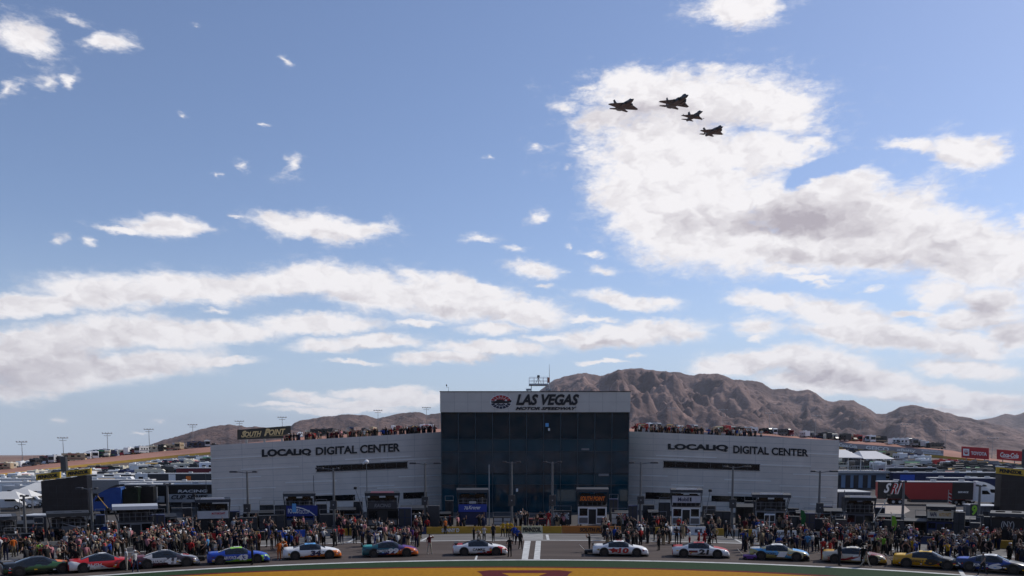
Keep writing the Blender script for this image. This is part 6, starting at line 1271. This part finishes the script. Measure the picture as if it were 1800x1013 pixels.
# single people that the photo shows plainly
P1 = [(755, 974, 5, 'maroon', 'cream', 'black hair', 0, 'photographer in dark vest and cream trousers alone between race car 99 and pace car'), (896, 979, 1, 'black', 'black', 'black hair', 0, 'person all in black standing at the nose of the pace car'),
 (964, 936, 2, 'red', 'red', 'brown hair', 0, 'person in red overalls standing on the pit wall by the start line'), (1036, 970, 3, 'black', 'black', 'brown hair', 0, 'slim person in black with white shoes at the tail of race car 10'),
 (1158, 968, 0, 'black', 'black', 'brown hair', 0, 'lone person in black standing in pit lane between race cars 10 and 21'), (938, 937, 0, 'black', 'black', 'black cap', 0, 'person in black standing before the PENNZOIL wall lettering'),
 (238, 1006, 5, 'white', 'navy', 'white cap', 0, 'person in white shirt and navy trousers at the nose of the red race car'), (444, 993, 1, 'black', 'black', 'black cap', 0, 'person in black standing in front of race car 43'),
 (491, 985, 0, 'orange', 'orange', 'brown hair', 0, 'person in orange overalls at the tail of race car 34'), (503, 978, 6, 'orange', 'orange', 'straw hat', 0, 'person in orange overalls bending over the tail of race car 34'),
 (1446, 984, 0, 'red', 'red', 'white cap', 0, 'person in red overalls left of race car 2'), (1458, 984, 2, 'red', 'red', 'brown hair', 0, 'second person in red overalls close behind race car 2'), (1475, 995, 0, 'charcoal', 'charcoal', 'brown hair', 0, 'person in dark clothes in front of race car 2 tail'), (1521, 997, 4, 'black', 'cream', 'black hair', 0, 'person in black top and cream trousers before race car 2 nose'), (1516, 996, 0, 'black', 'black', 'black hair', 1, 'person in black just left of the cream trousers by car 2'),
 (1419, 972, 1, 'sky', 'grey', 'brown hair', 0, 'person in light blue shirt and grey trousers right of race car 1'), (1428, 971, 0, 'white', 'navy', 'grey hair', 0, 'person in white shirt beside the light blue shirt, right of race car 1'), (1412, 971, 1, 'navy', 'navy', 'black cap', 0, 'person in navy left of the light blue shirt by race car 1'), (1436, 972, 0, 'black', 'black', 'black hair', 0, 'person in black right of the white shirt by race car 1'),
 (1394, 970, 0, 'black', 'black', 'black hair', 0, 'person in black behind race car 1 nose'), (1680, 984, 1, 'white', 'black', 'white cap', 0, 'person in white jacket walking right of the yellow race car'), (1667, 985, 0, 'navy', 'blue', 'blue cap', 0, 'person in navy and blue standing above the yellow race car nose'),
 (1727, 1012, 4, 'grey', 'charcoal', 'grey hair', 0, 'person in grey stepping along the side of race car 6'), (1787, 993, 2, 'charcoal', 'black', 'black cap', 0, 'person in charcoal with hands on hips right of race car 6'), (1698, 993, 5, 'charcoal', 'navy', 'black cap', 0, 'person shading the eyes beside the white stall line'), (1686, 992, 0, 'navy', 'navy', 'black cap', 0, 'person in navy at the top of the white stall line'),
 (1290, 948, 0, 'white', 'black', 'brown hair', 0, 'official in white striped top by the bare concrete wall'), (1300, 948, 1, 'black', 'black', 'black hair', 0, 'person in black right of the white striped official'), (1282, 947, 4, 'black', 'black', 'black cap', 0, 'person in black walking left of the white striped official'), (1275, 945, 0, 'charcoal', 'black', 'grey hair', 0, 'grey haired person by the yellow wall left of the official'),
 (1256, 955, 2, 'tan', 'black', 'brown hair', 0, 'person in tan shirt behind race car 21 hood'), (1196, 957, 0, 'black', 'charcoal', 'black hair', 0, 'two toned dark figure left of race car 21 roof'), (1189, 957, 1, 'charcoal', 'charcoal', 'brown hair', 0, 'person in long charcoal coat behind race car 21 tail'), (1228, 964, 0, 'red', 'red', 'white cap', 0, 'person in red overalls behind race car 21 roof'), (1238, 965, 1, 'red', 'red', 'red cap', 0, 'person in red overalls with red cap behind race car 21 hood'), (1212, 962, 0, 'white', 'red', 'brown hair', 0, 'person in white and red behind race car 21'),
 (1246, 967, 6, 'black', 'black', 'black cap', 0, 'person in black leaning over race car 21'), (884, 944, 2, 'yellow', 'black', 'black cap', 0, 'leftmost person in yellow top before the glass tower'), (892, 945, 0, 'yellow', 'black', 'brown hair', 0, 'middle person in yellow top before the glass tower'), (898, 946, 1, 'yellow', 'black', 'black hair', 0, 'rightmost person in yellow top before the glass tower'),
 (904, 955, 0, 'blue', 'navy', 'blue cap', 0, 'tall person in blue behind the pace car nose'), (910, 958, 2, 'blue', 'black', 'brown hair', 0, 'person in blue with hands on hips left of the start line'), (915, 966, 5, 'black', 'black', 'brown hair', 0, 'person in black carrying gear at the left start line stripe'), (867, 952, 0, 'charcoal', 'black', 'black hair', 0, 'person in charcoal behind the pace car windscreen'), (851, 955, 3, 'white', 'charcoal', 'brown hair', 0, 'person in white shirt behind the pace car roof'), (842, 956, 6, 'cream', 'khaki', 'brown hair', 0, 'person in cream bending behind the pace car'), (833, 956, 1, 'black', 'black', 'black hair', 0, 'person in black crouched look behind the pace car tail'),
 (596, 954, 2, 'red', 'navy', 'red cap', 0, 'person in bright red jacket right of race car 34'), (601, 957, 0, 'red', 'navy', 'brown hair', 0, 'second person in bright red jacket with legs apart'), (586, 962, 1, 'black', 'black', 'black cap', 0, 'person in black behind race car 34 nose'), (546, 962, 0, 'orange', 'black', 'black cap', 0, 'person in orange shirt behind race car 34 roof'), (539, 959, 6, 'black', 'black', 'black cap', 0, 'person in black leaning on race car 34'),
 (624, 956, 0, 'black', 'black', 'brown hair', 0, 'person in black standing by the yellow wall left of race car 99'), (636, 953, 1, 'charcoal', 'black', 'white cap', 0, 'white capped person left of race car 99'), (649, 961, 0, 'navy', 'navy', 'brown hair', 0, 'person in navy behind race car 99 tail'), (661, 965, 2, 'blue', 'blue', 'blue cap', 0, 'person in blue leaning at race car 99'), (710, 965, 1, 'navy', 'navy', 'black hair', 0, 'person in navy behind race car 99 hood'), (725, 957, 0, 'purple', 'navy', 'brown hair', 0, 'person in purple shirt above race car 99 nose'), (739, 948, 4, 'black', 'black', 'black cap', 0, 'person in black striding by the stall line'),
 (783, 939, 0, 'orange', 'black', 'brown hair', 0, 'person with orange vest standing at the yellow pit wall'), (776, 938, 1, 'black', 'black', 'black hair', 0, 'person in black left of the orange vest'), (751, 938, 0, 'red', 'black', 'brown hair', 0, 'person in red vest by the lamp post at the tower corner'), (469, 962, 0, 'black', 'black', 'white cap', 0, 'white capped person in black between race cars 43 and 34'), (478, 966, 1, 'brown', 'charcoal', 'brown hair', 0, 'person in brown between race cars 43 and 34'), (486, 961, 0, 'black', 'black', 'white cap', 0, 'second white capped person in black, right of the brown top'), (513, 956, 0, 'sky', 'blue', 'white cap', 0, 'person in sky blue beside the blue banner wall'), (507, 957, 1, 'white', 'charcoal', 'blond hair', 0, 'person in white left of the sky blue top'),
 (366, 980, 0, 'sky', 'navy', 'blue cap', 0, 'person in pale blue shirt with white shoes left of race car 43'), (355, 981, 1, 'black', 'black', 'brown hair', 0, 'person in black beside the low wheeled cart'), (338, 983, 2, 'maroon', 'black', 'brown hair', 0, 'person in maroon at the nose of race car 41'), (223, 1003, 0, 'white', 'cream', 'grey hair', 0, 'grey haired person in cream at the nose of the red race car'), (70, 992, 0, 'lime', 'black', 'brown hair', 0, 'person in lime vest leaning over the green race car'), (135, 1004, 0, 'black', 'black', 'black hair', 0, 'person in black between the green and red race cars'), (128, 998, 1, 'black', 'black', 'brown hair', 1, 'person in black with folded arms left of the red race car')]
REG = []
for x, y, po, s_, p_, h_, sk_, lb in P1:
    z = None
    if 'standing on the pit wall' in lb: q = on(964, 937.5); q.z = .8; o = person(x, y, po, s_, p_, h_, sk_, label=lb, pos=q, yaw=0)
    else: o = person(x, y, po, s_, p_, h_, sk_, label=lb); REG.append(o.location.copy())
TOPS = ['black'] * 6 + ['navy', 'navy', 'charcoal', 'charcoal', 'charcoal', 'white', 'grey', 'grey', 'maroon', 'brown', 'brown', 'tan', 'red', 'cream']
cr = lambda *a, **k: crowd(*a, reg=REG, **k)
cr(0, 60, 958, 1000, 26, TOPS + ['purple', 'orange']); cr(60, 140, 948, 1000, 38, TOPS); cr(140, 235, 945, 996, 54, TOPS + ['red', 'red', 'white']); cr(235, 340, 940, 989, 70, TOPS + ['white', 'grey'], mind=.45); cr(340, 462, 936, 981, 60, TOPS + ['red'], mind=.45)
cr(462, 575, 934, 972, 32, DK + ['blue', 'red', 'white']); cr(560, 640, 932, 950, 14, DK + ['red', 'teal']); cr(640, 740, 932, 968, 34, DK + ['red', 'white', 'blue'])
cr(755, 880, 926, 937, 10, DK + ['white', 'red', 'lime']); cr(905, 1000, 924, 932, 12, ['red', 'red', 'maroon', 'blue', 'black']); cr(1060, 1180, 936, 958, 30, DK + ['white', 'red', 'navy']); cr(1068, 1130, 950, 968, 16, DK + ['white'])
cr(1180, 1260, 934, 948, 8, DK + ['blue']); cr(1250, 1325, 930, 940, 10, DK + ['red', 'blue', 'white']); cr(1312, 1400, 944, 976, 28, ['navy', 'blue', 'navy', 'black', 'black']); cr(1400, 1480, 934, 966, 26, DK + ['green', 'red'])
cr(1440, 1545, 950, 983, 36, ['red', 'red', 'black', 'green', 'maroon', 'black', 'black']); cr(1540, 1600, 948, 978, 26, ['red', 'red', 'lime', 'black', 'tan', 'maroon']); cr(1590, 1665, 956, 990, 34, ['yellow', 'blue', 'navy', 'black', 'black']); cr(1665, 1800, 950, 996, 66, ['blue', 'navy', 'grey', 'black', 'teal', 'white', 'black'], mind=.5)
# on the roofs of the wings, at the parapet
def roof_pos(side, s, back): A, B, Cc, D = WING[side]; n = WING[side + 'n']; p = D * (1 - s) + Cc * s; return p + n * (.7 + back) + Vector((0, 0, -.62))
RL = {'l': ['by gold sign', 'above DIGITAL', 'above CENTER', 'beside the tower'], 'r': ['beside the tower', 'above LOCALiQ', 'above DIGITAL', 'above CENTER']}
for side, s0, s1, n in (('l', .36, .99, 24), ('r', .02, .78, 22)):
    for i in range(n):
        s = s0 + (s1 - s0) * (i + random.uniform(.1, .9)) / n
        if side == 'r' and s > .55 and random.random() < .45: continue
        x = proj(roof_pos(side, s, 0))[0]; zl = RL[side][min(3, int((s - s0) / (s1 - s0) * 4))]
        zn = 'left roof' if side == 'l' else 'right roof'
        for _ in range(6):
            c = random.choice(['black', 'black', 'navy', 'white', 'red', 'charcoal', 'grey', 'maroon', 'tan', 'blue'] + (['yellow', 'red'] if side == 'r' and s > .5 else []))
            o = person(x, 770, random.choice([0, 1, 3, 5, 7, 8, 0]), c, random.choice(['black', 'navy', 'khaki']), random.choice(list(HAT)), random.choices([0, 1, 2], [6, 3, 1])[0], yaw=random.uniform(-.8, .8), pos=roof_pos(side, s, random.uniform(0, 1.2)), zn=zn + ' ' + zl)
            if o: break
PEND.sort(); keep = []
while PEND and NP[0] < 300:
    q = PEND.pop(0); person(*q[1:8], q[8])
# the rest of the dense crowd, too many to tell apart
lowv = [person_mesh('low', POSES[i][1], 0) for i in (0, 1, 3, 5, 7)]
geo = []
for me in lowv: geo.append(([v.co.copy() for v in me.vertices], [tuple(p.vertices) for p in me.polygons], [p.material_index for p in me.polygons]))
cm = [SKIN[0], SKIN[1]] + [mat('head_' + h.replace(' ', '_'), HAT[h], .7, 0, .1, 8) for h in ('black hair', 'brown hair', 'white cap', 'red cap')] + [SH[c] for c in ('black', 'navy', 'charcoal', 'white', 'grey', 'red', 'maroon', 'tan', 'blue', 'pink', 'brown')] + [RUBBER]
cb_ = MB()
def mass(x0, x1, y0, y1, n):
    cl = [(random.uniform(x0, x1), random.uniform(y0, y1)) for _ in range(max(2, n // 7))]
    for _ in range(n):
        cx_ = random.choice(cl); x = min(x1, max(x0, cx_[0] + random.gauss(0, 8))); xm = (x0 + x1) / 2; y = min(y1, max(y0, cx_[1] + random.gauss(0, 3.5))) + kx(965) * ((x - 940) ** 2 - (xm - 940) ** 2); p = place(x, y)
        if any(a - 2 < x < b + 2 and c - 9 < y < c + 3 for a, b, c in CARBOX) or any((p - q).length < .4 for q in REG): continue
        REG.append(p); add_mass(p)
def add_mass(p):
    vs, fs, ms = random.choice(geo); M_ = Matrix.Translation(p) @ Matrix.Rotation(random.uniform(0, 6.28), 4, 'Z') @ Matrix.Scale(random.uniform(.93, 1.06), 4)
    mp = {0: random.randint(0, 1), 1: random.choice([2, 2, 2, 3, 3, 4, 2, 5]), 2: random.choice([6] * 7 + [7, 7, 8, 8, 8, 8, 9, 10, 10, 11, 12, 13, 14, 15, 16, 16]), 4: random.choice([6, 6, 7, 7, 8, 8, 16, 13]), 5: 17, 6: 17}; mp[3] = mp[2]
    cb_.add([tuple(M_ @ v) for v in vs], fs, [mp[m] for m in ms])
mass(0, 120, 945, 995, 26); mass(120, 235, 935, 985, 46); mass(235, 345, 928, 978, 62); mass(345, 465, 928, 966, 36); mass(465, 760, 926, 936, 40); mass(880, 1010, 921, 930, 14); mass(1060, 1180, 924, 936, 20); mass(1380, 1480, 926, 950, 30); mass(1540, 1800, 930, 966, 60); mass(1000, 1800, 926, 934, 26)
for a, b, c in CARBOX:
    if a > 1300 or a < 700: mass(a - 14, b + 8, c - 24, c - 10, 9 if a < 480 or a > 1400 else 5)
for side, s0, s1, n in (('l', .3, .99, 85), ('r', .02, .6, 66)):
    for i in range(n): add_mass(roof_pos(side, random.uniform(s0, s1), random.uniform(.1, 4)))
for q in PEND: add_mass(place(q[1], q[2]))
co = tag(cb_.build('crowd', cm, smooth=True), 'dense mixed crowd filling the gaps behind the pit wall and on the roofs', kind='stuff')
for m in lowv: bpy.data.meshes.remove(m)

# ------------------------------------------------------------------ the dusty air, one closed box
mb = MB(); mb.box(-14000, -800, -3, 26000, 33000, 1500); hzo = mb.build('haze', bpy.data.materials.new('haze_air')); tag(hzo, kind='stuff')
hm = hzo.data.materials[0]; hm.use_nodes = True; N_ = hm.node_tree.nodes; N_.remove(N_['Principled BSDF']); pv_ = N_.new('ShaderNodeVolumePrincipled'); pv_.inputs['Color'].default_value = (.80, .85, .95, 1); pv_.inputs['Density'].default_value = 2.2e-5; pv_.inputs['Anisotropy'].default_value = .2
hm.node_tree.links.new(pv_.outputs[0], N_['Material Output'].inputs['Volume'])
S.cycles.volume_bounces = 0
